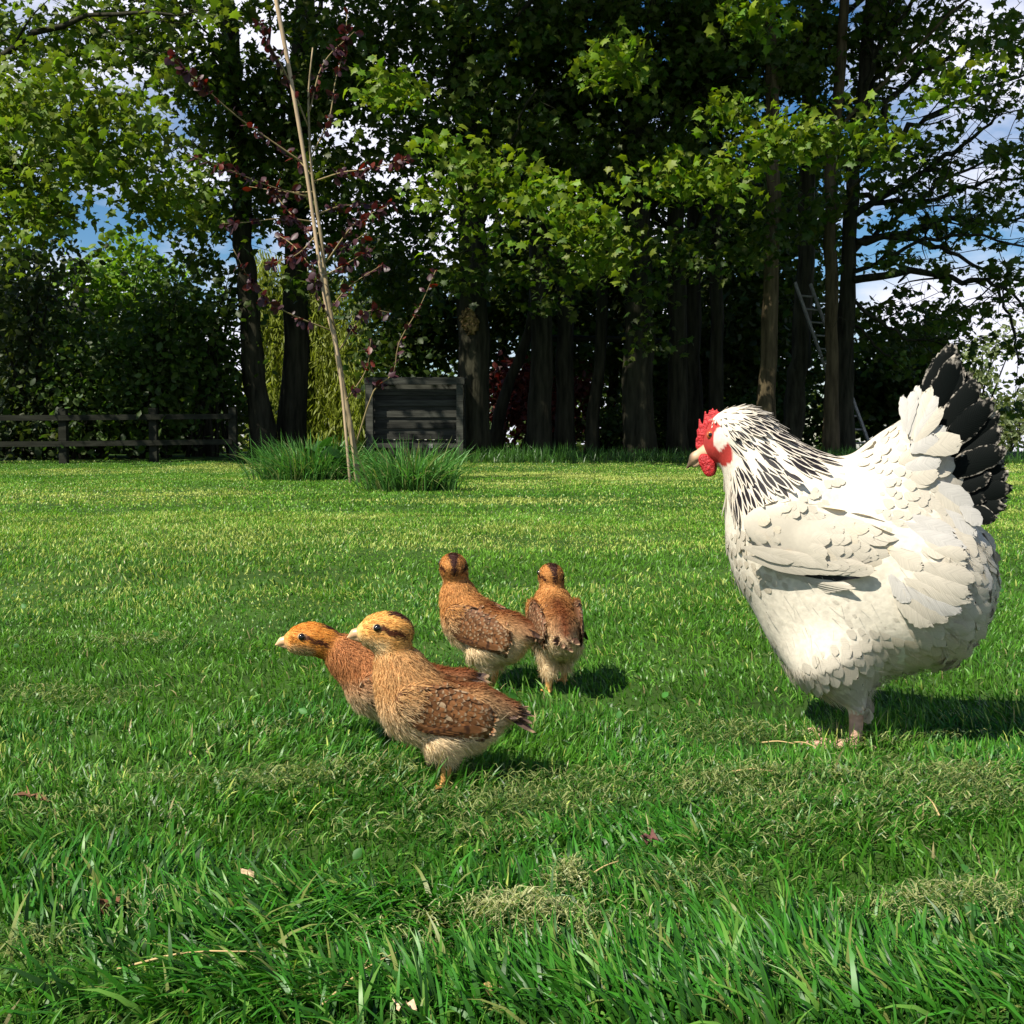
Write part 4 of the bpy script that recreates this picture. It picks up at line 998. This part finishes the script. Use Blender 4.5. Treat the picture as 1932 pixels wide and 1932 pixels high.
    D = np.stack([np.full(n, .85), np.zeros(n), np.full(n, -.45)], 1)
    D[:, 2] -= .45 * low + .5 * np.clip((-u - 60) / 60, 0, 1); D[:, 0] -= .2 * low
    D += top[:, None] * np.array([-.1, 0, 1.25]); D[:, 1] += np.sign(Pb[:, 1]) * .12
    D = unit(D + (.10 + .16 * rear * (1 - low * .5))[:, None] * nk((n, 3)))
    D = D - (D * Nb).sum(1, keepdims=True) * Nb
    ln = .026 + .018 * rear + .006 * rng.random(n) + .006 * low; wd = .016 + .008 * rear + .004 * rng.random(n)
    cc = white * (.93 + .09 * rng.random((n, 1)))
    stain = fnoise(u / 55, zz / 55 + np.abs(Xb[:, 1]) / 60, 7); st = np.clip((stain - .5) * 2.2, 0, 1)[:, None] * .5 * (np.clip((330 - zz) / 60, 0, 1))[:, None]
    cc = cc * (1 - st) + cream * st
    dirt = (np.exp(-((u - 75) / 55)**2 - ((zz - 165) / 24)**2) * .55)[:, None]; cc = cc * (1 - dirt) + np.array([.55, .43, .25]) * dirt
    lift = .13 + .10 * rear * rng.random(n)
    V2, F2, C2, U2 = feathers(Pb - Nb * .002, D, Nb + (.06 + .22 * rear)[:, None] * nk((n, 3)), ln, wd, cc, lift, .17 + .2 * rear * rng.random(n), .2, 0, rng, 5, 7, .15, .05)
    parts = [(V2, F2, C2, U2)]
    # down that softens the belly and the vent
    Ps = scatter(V, Q, 24000, None, rng); Xs = Ps * 1000
    kf = (Xs[:, 2] > 74) & (Xs[:, 2] < 300) & ((Xs[:, 2] < 120) | (Xs[:, 0] > 105) | (rng.random(len(Ps)) < .04))
    Ps = Ps[kf]; Ns = B.normal(Ps); Ds = unit(np.array([[.55, 0, -.75]]) + .3 * nk((len(Ps), 3))); Ds = Ds - (Ds * Ns).sum(1, keepdims=True) * Ns
    Vs = strands(Ps + Ns * .003, Ds + Ns * .30, .014 + .012 * rng.random(len(Ps)), .00055, white * (.9 + .1 * rng.random((len(Ps), 1))), Ds * .1 - Ns * .06, rng)
    V3, F3, C3, U3 = merge(parts); mesh_np('plumage', V3, F3, FM_WHITE, root, C3, U3, nrm=B.normal(V3, .004))
    mesh_np('down', Vs[0], Vs[1], M_FLUFF, root, Vs[2], nrm=B.normal(Vs[0], .004))
    # loose curled feathers on hip and rump, placed one by one (base x z, tip x z, width, out)
    def placed(L_, mat_, name, lift=.1, curl=.25, pointy=.1, sweep=None, parent=root, nu=7, nv=10, cup=.15, rag=.03, extra=(), soft=None):
        ps = list(extra)
        for (x0, z0, x1, z1, wd, yo, col) in L_:
            b0, e0 = mm(x0, yo, z0), mm(x1, yo - (6 if yo < 0 else -6), z1); d = (e0 - b0)[None]; l = np.linalg.norm(d)
            nm = np.array([[.10 * rng.standard_normal() + .12, -1.0 if yo < 0 else 1.0, .18 + .1 * rng.standard_normal()]])
            sw = (rng.standard_normal() * .06) if sweep is None else sweep
            ps.append(feathers(b0[None], d, nm, l, wd / 1000, np.array(col), lift, curl, cup, sw, rng, nu, nv, pointy, rag))
        V, Fs, C, U = merge(ps); return mesh_np(name, V, Fs, mat_, parent, C, U, nrm=None if soft is None else soft(V))
    Z = lambda cx, cy: ((cx - 885) * (.322 if cx < 885 else .299), (1765 - cy) * .336)
    def pxl(L_, yo, wob, colf):
        r = []
        for a, b_, c_, d_, wdt in L_: r.append((*Z(a, b_), *Z(c_, d_), wdt * .33, yo + wob * rng.random(), colf()))
        return r
    wcol = lambda: white * (.88 + .14 * rng.random())
    gcol = lambda: np.array([.58, .55, .50]) * (.9 + .12 * rng.random())
    # tail: two sides of a tent of black feathers, and its pale coverts
    tl = [(1150, 440, 1245, 92, 118), (1165, 470, 1290, 140, 112), (1180, 500, 1335, 175, 110), (1195, 530, 1380, 240, 112), (1200, 560, 1420, 300, 112), (1205, 590, 1450, 355, 110), (1210, 615, 1475, 420, 108),
          (1220, 640, 1485, 490, 106), (1225, 660, 1500, 560, 104), (1230, 680, 1525, 620, 102), (1240, 700, 1535, 690, 98), (1250, 715, 1510, 735, 92), (1260, 730, 1470, 780, 84), (1190, 560, 1330, 290, 96), (1200, 600, 1390, 400, 96), (1215, 640, 1420, 520, 92), (1225, 680, 1440, 610, 88), (1240, 705, 1425, 690, 84)]
    black = lambda: np.zeros(3)
    near = pxl(tl, -26, -10, black); far = pxl([(a + 14, b_, c_ + 10, d_ + 12, w_) for a, b_, c_, d_, w_ in tl[:13]], 26, 8, black)
    tail = placed(near + far, FM_TAIL, 'tail', .04, .10, .25, None, nv=14, nu=9, rag=.05)
    cov = [(1072, 440, 1082, 300, 44), (1095, 470, 1120, 300, 50), (1120, 470, 1150, 285, 50), (1128, 480, 1180, 270, 54), (1130, 500, 1225, 370, 66), (1120, 520, 1240, 420, 70), (1110, 540, 1235, 500, 74), (1085, 450, 1100, 275, 46), (1098, 460, 1135, 262, 48), (1106, 470, 1165, 262, 50), (1115, 480, 1195, 300, 60), (1118, 490, 1210, 340, 64), (1105, 490, 1190, 390, 70), (1100, 520, 1205, 455, 88), (1110, 500, 1310, 480, 104), (1080, 580, 1225, 560, 92), (1050, 560, 1200, 520, 86),
           (1080, 620, 1215, 600, 90), (1010, 600, 1200, 660, 92), (1195, 640, 1355, 745, 100), (1190, 655, 1345, 770, 90), (1060, 700, 1200, 690, 80), (1020, 690, 1110, 740, 84), (1210, 720, 1400, 830, 74), (1310, 720, 1405, 800, 66), (1250, 760, 1340, 830, 60)]
    placed(pxl(cov, -50, -8, lambda: wcol() if rng.random() < .6 else gcol()), FM_WHITE, 'tail_covert', .12, .42, 0, None, nv=16, nu=9, rag=.05, cup=.22, soft=lambda V: unit(B.normal(V, .004) + [.1, -.55, .1]))
    loose = [(990, 770, 1120, 850, 84), (1080, 800, 1200, 880, 84), (1100, 770, 1290, 850, 80), (1130, 830, 1330, 905, 84), (1160, 870, 1330, 960, 80), (1200, 900, 1340, 920, 60), (1140, 960, 1365, 1010, 84), (1120, 990, 1350, 1060, 84), (1080, 1010, 1350, 1100, 92),
             (1070, 1040, 1310, 1140, 96), (1060, 1070, 1260, 1170, 100), (1050, 1090, 1200, 1195, 100), (1330, 780, 1420, 900, 60), (1370, 800, 1440, 960, 60), (1400, 820, 1475, 930, 66), (1380, 930, 1450, 1060, 60),
             (1020, 900, 1150, 975, 84), (1020, 1000, 1110, 1100, 80)]
    def yat(a, b_):                          # how far out the body stands there
        xx, zz_ = Z(a, b_); ys = np.linspace(-.14, 0, 60); d = B.f(np.stack([np.full(60, xx / 1000), ys, np.full(60, zz_ / 1000)], 1)); i = np.argmax(d < 0)
        return ys[i] * 1000 if d[i] < 0 else -20.
    lf = [(*Z(a, b_), *Z(c_, d_), w_ * .33, yat(a, b_) - 2, wcol() if rng.random() < .8 else gcol()) for a, b_, c_, d_, w_ in loose]
    placed(lf, FM_WHITE, 'hip_feathers', .05, .24, .1, None, nv=16, nu=9, rag=.055, cup=.3, soft=lambda V: B.normal(V, .004))
    # wing: a shallow solid with rows of feathers, the folded quills peep out under it
    for s in (-1, 1):
        Wg = Solid().ell(mm(-60, 79 * s, 303), mm(96, 16, 44), .02, pitch=-.22, yaw=-.10 * s).ell(mm(-10, 86 * s, 287), mm(52, 12, 28), .03, pitch=-.05, yaw=-.1 * s)
        Vw, Qw = Wg.mesh(.006); Uw = np.tile([.5, .3], (len(Vw), 1))
        Pw = scatter(Vw, Qw, 5000, .0098, rng); Pw = Pw[(Pw[:, 1] * s > .062) & (Pw[:, 0] < .018)]; Nw = Wg.normal(Pw); n = len(Pw)
        Dw = unit(np.array([[.96, 0, -.16]]) + .08 * nk((n, 3))); Dw = Dw - (Dw * Nw).sum(1, keepdims=True) * Nw; kx = np.clip((Pw[:, 0] * 1000 + 150) / 150, 0, 1)
        cw = white * (.94 + .08 * rng.random((n, 1))); sx = np.clip((fnoise(Pw[:, 0] * 30, Pw[:, 2] * 40, 3) - .52) * 3, 0, 1)[:, None] * .7; cw = cw * (1 - sx) + np.array([.82, .66, .42]) * sx
        o = np.argsort(-Pw[:, 0])
        fw = feathers((Pw - Nw * .002)[o], Dw[o], Nw[o], .028 + .026 * kx[o], .019 + .006 * kx[o], cw, .09, .14, .18, 0, rng, 5, 7, .05, .05)
        # long lower covers that end in the blunt wing tip
        L2 = [(-150 + 14 * i, 275 - 2.2 * i + 3 * (i % 2), -62 + 9.2 * i, 257 + .9 * i, 17) for i in range(10)]
        L2 = [(a, b_, c_, d_, w_, s * (97 + .8 * i), white * (.92 + .1 * rng.random())) for i, (a, b_, c_, d_, w_) in enumerate(L2)]
        L2 += [(-152 + 13 * i, 288 - 2.2 * i + 3 * (i % 2), -84 + 10.5 * i, 271 - .6 * i, 18, s * (98 + .5 * i), white * (.92 + .1 * rng.random())) for i in range(10)]
        ex = [(Vw, [Qw], white * .97, Uw), fw]
        wing = placed(L2, FM_WHITE, 'wing', .03, .06, .05, .01 * s, nv=9, nu=7, rag=.035, extra=ex, soft=lambda V: unit(.5 * Wg.normal(V, .003) + .7 * B.normal(V, .006)))
        qd = []
        for i in range(5): qd.append((-108 + 9 * i, 254 - 2.6 * i, -2 - 8 * i, 247 - 3.4 * i, 12, s * (90 - 1.2 * i), white * .95))
        placed(qd, FM_WHITE, 'quill', .02, -.10, .3, -.10 * s * -1, parent=wing, nv=9, nu=7, rag=.02)
        qk = [(-122 + 10 * i, 262 - 2.4 * i, 4 - 8 * i, 252 - 1.6 * i, 10, s * (92 - .6 * i), np.array([.02, .02, .022])) for i in range(4)]  # dark primaries, lengthened to paint a deeper shadow gap under the wing
        placed(qk, FM_WHITE, 'dark_quill', .02, -.10, .3, .0, parent=wing, nv=9, nu=5, rag=.02)
    # comb, wattles, beak, eyes
    Cb = Solid()
    for a, b_ in (((182, 500), (172, 468)), ((190, 470), (176, 430)), ((195, 440), (184, 385)), ((215, 410), (210, 352)), ((232, 385), (230, 348)), ((246, 375), (243, 340)), ((256, 370), (262, 344)), ((268, 372), (275, 356))):
        Cb.cone(mm(Z(*a)[0], 8, Z(*a)[1]), mm(Z(*b_)[0], 10, Z(*b_)[1]), .0046, .0014, .003)
    for a, b_ in (((185, 510), (192, 450)), ((192, 450), (222, 405)), ((222, 405), (275, 378))): Cb.cone(mm(Z(*a)[0] + 3, 6, Z(*a)[1]), mm(Z(*b_)[0] + 3, 6, Z(*b_)[1]), .0056, .0056, .003)
    Vc, Qc = Cb.mesh(.0016); Vc[:, 1] = (Vc[:, 1] - .006) * .55 + .002
    mesh_np('comb', Vc, [Qc], M_SKIN, root, np.array([.40, .018, .020]))
    for s in (-1, 1):
        Wt = Solid().ell(mm(*(Z(228, 578)[0], 11 * s, Z(0, 578)[1])), mm(11, 4, 11), .006).ell(mm(Z(236, 604)[0], 12 * s, Z(0, 604)[1]), mm(8, 3.8, 10), .006).ell(mm(Z(212, 555)[0], 10 * s, Z(0, 555)[1]), mm(8, 5, 8), .006)
        Vt, Qt = Wt.mesh(.0016); mesh_np('wattle', Vt, [Qt], M_SKIN, root, np.array([.40, .016, .018]))
    Bk = Solid().cone(mm(-212, 0, 417), mm(-231, 0, 408), .0125, .0074, .004).cone(mm(-231, 0, 408), mm(-243, 0, 392), .0074, .0012, .005).cone(mm(-211, 0, 408), mm(-232, 0, 396), .0105, .0026, .0015)
    Vk, Qk = Bk.mesh(.0015); tipc = np.clip((-Vk[:, 0] * 1000 - 230) / 8, 0, 1)[:, None]
    mesh_np('beak', Vk, [Qk], M_HORN, root, np.array([.55, .36, .22]) * (1 - tipc * .8))
    for s in (-1, 1):
        ec = mm(-206, 0, 441); ys = np.linspace(-.05, 0, 200); d = B.f(np.stack([np.full(200, ec[0]), ys, np.full(200, ec[2])], 1)); yy = ys[np.argmax(d < 0)]
        Ve, Qe = Solid().ell((ec[0], (yy + .0022) * -s if False else s * (-yy - .0022), ec[2]), (.0062, .0052, .0062)).mesh(.0011)
        rr = np.hypot(Ve[:, 0] - ec[0], Ve[:, 2] - ec[2]); ce = np.where((rr < .0034)[:, None], np.array([.008, .006, .006]), np.array([.42, .10, .03]))
        mesh_np('eye', Ve, [Qe], M_EYE, root, ce)
    return root
hen()
# ------------------------------------------------------------------ chicks (local: facing -x, origin on the ground between the feet)
def chick(pos, yaw, label, seed, neck, head, head_tilt=0.0, head_yaw=0.0, body_c=(0, 0, 92), tail=(85, 84), body_pitch=-.32, scale=1.0, tan=(.58, .30, .105), head_col=(.72, .40, .115), wing_tone=(.24, .10, .035), stripe=.5, wing_out=34, legs=((-3, 0), (-3, 0)), tail_grey=0.5):
    rng = np.random.default_rng(seed); nk = rng.standard_normal
    mm = lambda *a: np.array(a, float) / 1000
    root = thing('chick', label, 'chick', pos, yaw, 'brown chicks on the lawn'); root.scale = (scale,) * 3
    bc = np.array(body_c, float)
    B = Solid()
    B.ell(mm(bc[0] - 2, 0, bc[2] + 2), mm(66, 33, 34), .02, pitch=body_pitch)
    B.ell(mm(bc[0] - 42, 0, bc[2] + 13), mm(33, 29, 33), .03)
    B.ell(mm(bc[0] + 8, 0, bc[2] - 22), mm(37, 30, 28), .03)
    B.cone(mm(bc[0] + 45, 0, bc[2] + 4), mm(tail[0] - 12, 0, tail[1] + 3), .024, .010, .02)
    for i in range(len(neck) - 1):
        a, b_ = neck[i], neck[i + 1]; B.cone(mm(a[0], 0, a[1]), mm(b_[0], 0, b_[1]), a[2] / 1000, b_[2] / 1000, .022)
    Hc = mm(head[0], 0, head[1]); cy, sy = math.cos(head_yaw), math.sin(head_yaw); ct, st = math.cos(head_tilt), math.sin(head_tilt)
    def hd(x, y, z):                         # head-local (mm) to chick-local
        x, z = x * ct - z * st, x * st + z * ct
        return Hc + np.array([x * cy - y * sy, x * sy + y * cy, z]) / 1000
    def to_head(P):
        X = (P - Hc) * 1000; x = X[:, 0] * cy + X[:, 1] * sy; y = -X[:, 0] * sy + X[:, 1] * cy; z = X[:, 2]
        return np.stack([x * ct + z * st, y, -x * st + z * ct], 1)
    B.ell(hd(2, 0, 1), mm(29.5, 21.5, 22), .012, pitch=head_tilt, yaw=head_yaw)
    B.ell(hd(-20, 0, -4), mm(18, 14, 14), .014, pitch=head_tilt, yaw=head_yaw)
    for k, s in enumerate((-1, 1)):
        lx, lz = legs[k]
        B.cone(mm(bc[0] - 2, 18 * s, bc[2] - 38), mm(lx + 4, 17 * s, 44 + lz), .020, .0085, .015)
        B.cone(mm(lx + 4, 17 * s, 36 + lz), mm(lx, 17 * s, 5 + lz), .0070, .0056, .004)
        for a, l in ((-.5, 24), (0, 29), (.5, 24), (math.pi, 12)):
            B.cone(mm(lx, 17 * s, 5 + lz), mm(lx - math.cos(a) * l, 17 * s + math.sin(a) * l, 3 + lz - (6 if lz else 0)), .0040, .0020, .002)
    V, Q = B.mesh(.0024)
    tan, head_col, wing_tone = np.array(tan), np.array(head_col), np.array(wing_tone)
    hz = head[1]
    def colour(P):
        X = P * 1000; n = len(P); h = to_head(P)
        up = np.clip((X[:, 2] - (bc[2] - 20)) / 50, 0, 1)[:, None]
        c = np.array([.80, .63, .39]) * (1 - up) + tan * up                      # cream below
        back = (np.clip((X[:, 2] - bc[2] - 12 + .32 * (X[:, 0] - bc[0])) / 12, 0, 1) * np.clip((X[:, 0] - bc[0] + 30) / 25, 0, 1) * np.clip(1 - np.abs(X[:, 1]) / 30, 0, 1))[:, None]
        c = c * (1 - back) + np.array([.17, .048, .016]) * back
        r = np.linalg.norm(h / [34, 27, 27], axis=1); ish = np.clip((1.25 - r) / .25, 0, 1)[:, None]
        hc = head_col * (1 - .0 * h[:, 2:3]) ; low = np.clip((-h[:, 2:3] - 2) / 12, 0, 1) * np.clip((8 - h[:, :1]) / 10, 0, 1); hc = hc * (1 - low) + np.array([.70, .52, .27]) * low
        top = ((h[:, 2] > 9 + .12 * nk(n)) | (h[:, 0] > 12)) & (np.abs(h[:, 1]) < 9.0 + 1.2 * nk(n) - np.clip(h[:, 0] - 14, 0, 20) * .25) & (h[:, 0] > -9 + 24 * (1 - stripe) + 2 * nk(n)) & (h[:, 2] > -12)
        hc = np.where(top[:, None], np.array([.050, .012, .006]) + .03 * rng.random((n, 1)), hc)
        es = (h[:, 0] > -13) & (h[:, 0] < 24) & (np.abs(h[:, 2] - 5.5 + .25 * (h[:, 0] + 8) + 1.5 * np.sin(h[:, 0] * .35)) < 3.6 + .6 * nk(n)) & (np.abs(h[:, 1]) > 9)
        hc = np.where(es[:, None], np.array([.10, .032, .012]), hc)
        c = c * (1 - ish) + hc * ish
        lg = (X[:, 2] < 33 + 3 * nk(n))[:, None] & (np.abs(np.abs(X[:, 1]) - 17) < 12)[:, None] & (X[:, 2:3] < bc[2] - 45)
        c = np.where(lg, np.array([.70, .36, .11]), c)
        j = 1 + .22 * nk((n, 1)).clip(-1.5, 1.5); return np.clip(c * j, .003, 1)
    cb = colour(V); mesh_np('body', V, [Q], M_SHANK, root, cb * .85)
    # down
    P = scatter(V, Q, 34000, None, rng); X = P * 1000; N = B.normal(P); h = to_head(P)
    onhead = (np.linalg.norm(h / [34, 27, 27], axis=1) < 1.15)
    wx, wz = X[:, 0] - bc[0] + 4, X[:, 2] - bc[2] - 7; cw_, sw_ = math.cos(body_pitch), math.sin(body_pitch)
    inwing = (np.hypot((wx * cw_ + wz * sw_) / 54, (-wx * sw_ + wz * cw_) / 27) < 1) & (np.abs(X[:, 1]) > 22)
    keep = ~inwing & (X[:, 2] > 38) & ~((h[:, 0] < -31)) & ~((np.hypot(h[:, 0] + 11, h[:, 2] - 6) < 5.2) & (np.abs(h[:, 1]) > 8))
    P, N, X, onhead = P[keep], N[keep], X[keep], onhead[keep]; n = len(P)
    D = np.tile([.72, 0, -.55], (n, 1)); nkz = (X[:, 2] > bc[2] + 25) & ~onhead; D[nkz] = [.35, 0, -.85]
    hb = np.array([cy * ct, sy * ct, st - .15]); D[onhead] = hb
    D = unit(D + .32 * nk((n, 3))); D = D - (D * N).sum(1, keepdims=True) * N
    ln = np.where(onhead, .0065, .011 + .006 * (X[:, 2] < bc[2] - 10)) * (.6 + .8 * rng.random(n))
    Vs, Fs, Cs, _ = strands(P, unit(D) + N * np.where(onhead, .38, .60)[:, None], ln, np.where(onhead, .0006, .00075), colour(P) * (.85 + .5 * rng.random((n, 1))), unit(D) * .14 - N * .10 + .05 * nk((n, 3)), rng)
    mesh_np('down', Vs, Fs, M_FLUFF, root, Cs, nrm=unit(B.normal(Vs, .003) + .25 * rng.standard_normal(Vs.shape)))
    # wings
    for s in (-1, 1):
        wp = body_pitch - .02
        Wg = Solid().ell(mm(bc[0] - 4, wing_out * s, bc[2] + 7), mm(60, 9, 31), .01, pitch=wp, yaw=-.10 * s)
        Vw, Qw = Wg.mesh(.004)
        Pw = scatter(Vw, Qw, 3600, .0048, rng); Nw = Wg.normal(Pw); k = (Pw[:, 1] * s > wing_out / 1000 - .003) & (((Pw[:, 0] * 1000 - bc[0] + 4) * math.cos(wp) + (Pw[:, 2] * 1000 - bc[2] - 7) * math.sin(wp)) < 46); Pw, Nw = Pw[k], Nw[k]; n = len(Pw)
        d0 = np.array([math.cos(wp), 0, math.sin(wp) * 1.1]); Dw = unit(d0 + .10 * nk((n, 3))); Dw = Dw - (Dw * Nw).sum(1, keepdims=True) * Nw
        t = np.clip((Pw[:, 0] * 1000 - bc[0] + 55) / 80, 0, 1)
        cw = wing_tone * (.6 + .8 * rng.random((n, 1))); pale = (rng.random((n, 1)) < .05); cw = np.where(pale, np.array([.50, .34, .20]), cw)
        o = np.argsort(-t)
        fw = feathers((Pw - Nw * .001)[o], Dw[o], Nw[o] + .1 * nk((n, 3)), (.013 + .014 * t)[o], (.0062 + .0022 * t)[o], cw, .16, .18, .2, 0, rng, 5, 6, 0, .07)
        # long quills along the lower edge
        q = np.arange(9); Rt = lambda x, z: np.stack([bc[0] - 20 + x * math.cos(wp) - z * math.sin(wp), np.zeros_like(x), bc[2] + 8 + x * math.sin(wp) + z * math.cos(wp)], 1) / 1000
        Bq = Rt(-26. + 6.5 * q, -14. - 10 * np.sin(q * .42)); Bq[:, 1] = s * (wing_out / 1000 + .0085 + .0006 * q); Eq = Rt(26. + 6.0 * q, -20. + 2.6 * q); Eq[:, 1] = s * (wing_out / 1000 + .009)
        fq = feathers(Bq, Eq - Bq, np.tile([.0, s, .15], (9, 1)), np.linalg.norm(Eq - Bq, axis=1), .0095, wing_tone * (.55 + .4 * rng.random((9, 1))), .05, .10, .15, 0, rng, 5, 9, .1, .04)
        Pd = scatter(Vw, Qw, 4200, None, rng); Nd = Wg.normal(Pd); kd = (Pd[:, 1] * s > .03) & ((Pd[:, 0] * 1000 - bc[0] + 4) * math.cos(wp) + (Pd[:, 2] * 1000 - bc[2] - 7) * math.sin(wp) < -24 - 14 * rng.random(len(Pd))); Pd, Nd = Pd[kd], Nd[kd]
        Dd = unit(np.array([[.9, 0, -.35]]) + .3 * nk(Pd.shape)); Dd = Dd - (Dd * Nd).sum(1, keepdims=True) * Nd
        fd = strands(Pd, unit(Dd) + Nd * .45, .013, .0008, colour(Pd) * (.8 + .5 * rng.random((len(Pd), 1))), -Nd * .1, rng)
        mesh_np('wing_down', fd[0], fd[1], M_FLUFF, root, fd[2], nrm=Wg.normal(fd[0], .003))
        Vv, Ff, Cv, Uv = merge([(Vw, [Qw], wing_tone * .6, np.tile([.5, .3], (len(Vw), 1))), fw, fq]); mesh_np('wing', Vv, Ff, FM_CHICK, root, Cv, Uv, nrm=unit(Wg.normal(Vv, .003) + .12 * rng.standard_normal(Vv.shape)))
    # mantle of new feathers over the shoulders and short tail
    Pm = scatter(V, Q, 5000, .0062, rng); Xm = Pm * 1000
    rel = Xm[:, 2] - bc[2] + .32 * (Xm[:, 0] - bc[0]); k = (rel > 20) & (np.abs(Xm[:, 1]) > 10) & (np.abs(Xm[:, 1]) < 34) & (Xm[:, 0] > bc[0] - 30) & (Xm[:, 0] < bc[0] + 42) & (Xm[:, 2] < bc[2] + 40) & (rng.random(len(Xm)) < .8)
    Pm = Pm[k]; n = len(Pm); Nm = B.normal(Pm)
    f1 = feathers(Pm, np.tile([.9, 0, -.32], (n, 1)) + .15 * nk((n, 3)), Nm + .15 * nk((n, 3)), .013, .0072, wing_tone * (.5 + 1.0 * rng.random((n, 1))), .25, .25, .2, 0, rng, 5, 6, 0, .08)
    mesh_np('shoulder_feathers', f1[0], f1[1], FM_CHICK, root, f1[2], f1[3])
    n = 16; tb = mm(tail[0] - 32, 0, tail[1] + 8) + np.c_[3 * nk(n), 7 * nk(n), 3.5 * nk(n)] / 1000; te = mm(tail[0] + 10, 0, tail[1] - 2) + np.c_[5 * nk(n), 11 * nk(n), 7 * nk(n)] / 1000
    tc = wing_tone * (1 - tail_grey) + np.array([.075, .062, .062]) * tail_grey
    f2 = feathers(tb, te - tb, np.tile([.2, 0, 1.], (n, 1)) + np.c_[.2 * nk(n), 1.1 * nk(n), .2 * nk(n)], np.linalg.norm(te - tb, axis=1), .011, tc * (.6 + .7 * rng.random((n, 1))), .03, .12, .2, 0, rng, 5, 8, 0, .08)
    mesh_np('tail', f2[0], f2[1], FM_CHICK, root, f2[2], f2[3])
    # beak and eyes
    Bk = Solid().cone(hd(-27, 0, -3), hd(-39, 0, -6), .0095, .0052, .004).cone(hd(-39, 0, -6), hd(-48, 0, -12), .0052, .0010, .004).cone(hd(-27, 0, -10), hd(-43, 0, -12), .0074, .0018, .001)
    Vk, Qk = Bk.mesh(.0013); mesh_np('beak', Vk, [Qk], M_HORN, root, np.array([.66, .40, .22]))
    for s in (-1, 1):
        ys = np.linspace(0, 30, 150); pp = np.array([hd(-11, s * q, 6) for q in ys]); d = B.f(pp); i = np.argmax(d > 0)
        e = hd(-11, s * (ys[i] - 1.6), 6)
        R_ = Solid().ell(e, mm(6.2, 5.2, 5.2), .001, pitch=head_tilt, yaw=head_yaw).mesh(.001); lid = mesh_np('eyelid', R_[0], [R_[1]], M_HORN, root, np.array([.40, .27, .14]))
        e2 = hd(-11, s * (ys[i] - .2), 6); R_ = Solid().ell(e2, mm(5.0, 4.7, 5.0), .001).mesh(.0009); mesh_np('eye', R_[0], [R_[1]], M_EYE, root, np.array([.010, .008, .007]))
    return root
def at(u, v): g = G(u, v); return (g[0], g[1], 0.0)
chick(at(843, 1482), math.radians(3.2), 'nearest chick, cream throat and barred brown wing, head held up, facing left', 301, [(-40, 106, 33), (-54, 138, 25), (-68, 176, 21)], (-73, 195), -.08, 0, (-2, 0, 95), (92, 90), -.30, 1.0, stripe=.75, tail_grey=.75, tan=(.62, .36, .15))
chick(at(779, 1408), math.radians(4), 'chick stretching its rust red neck forward low, half hidden behind the nearest chick', 302, [(-50, 100, 32), (-84, 124, 23), (-116, 146, 19)], (-140, 153), -.10, 0, (-12, 0, 80), (88, 94), -.05, 1.0, tan=(.50, .22, .085), head_col=(.62, .27, .05), stripe=.15, tail_grey=.8)
chick(at(925, 1302), -math.radians(27), 'back chick with upright neck looking away, its folded brown wing turned to the camera', 303, [(-42, 114, 31), (-60, 150, 21), (-66, 190, 18)], (-70, 200), .0, -math.radians(56), (-4, 0, 101), (96, 96), -.42, 1.04, tan=(.56, .28, .095), head_col=(.56, .27, .08), wing_tone=(.20, .085, .032), stripe=1.0, tail_grey=.7)
chick(at(1052, 1308), -math.radians(82), 'chick walking away with dark crown stripe and orange leg, rightmost of the four', 304, [(-40, 134, 27), (-58, 162, 19), (-66, 190, 17)], (-72, 201), .0, math.radians(4), (-4, 0, 122), (84, 104), -.36, .95, tan=(.53, .26, .085), head_col=(.52, .25, .075), wing_tone=(.18, .08, .035), stripe=1.0, wing_out=37, legs=((4, 0), (-30, 14)), tail_grey=.4)
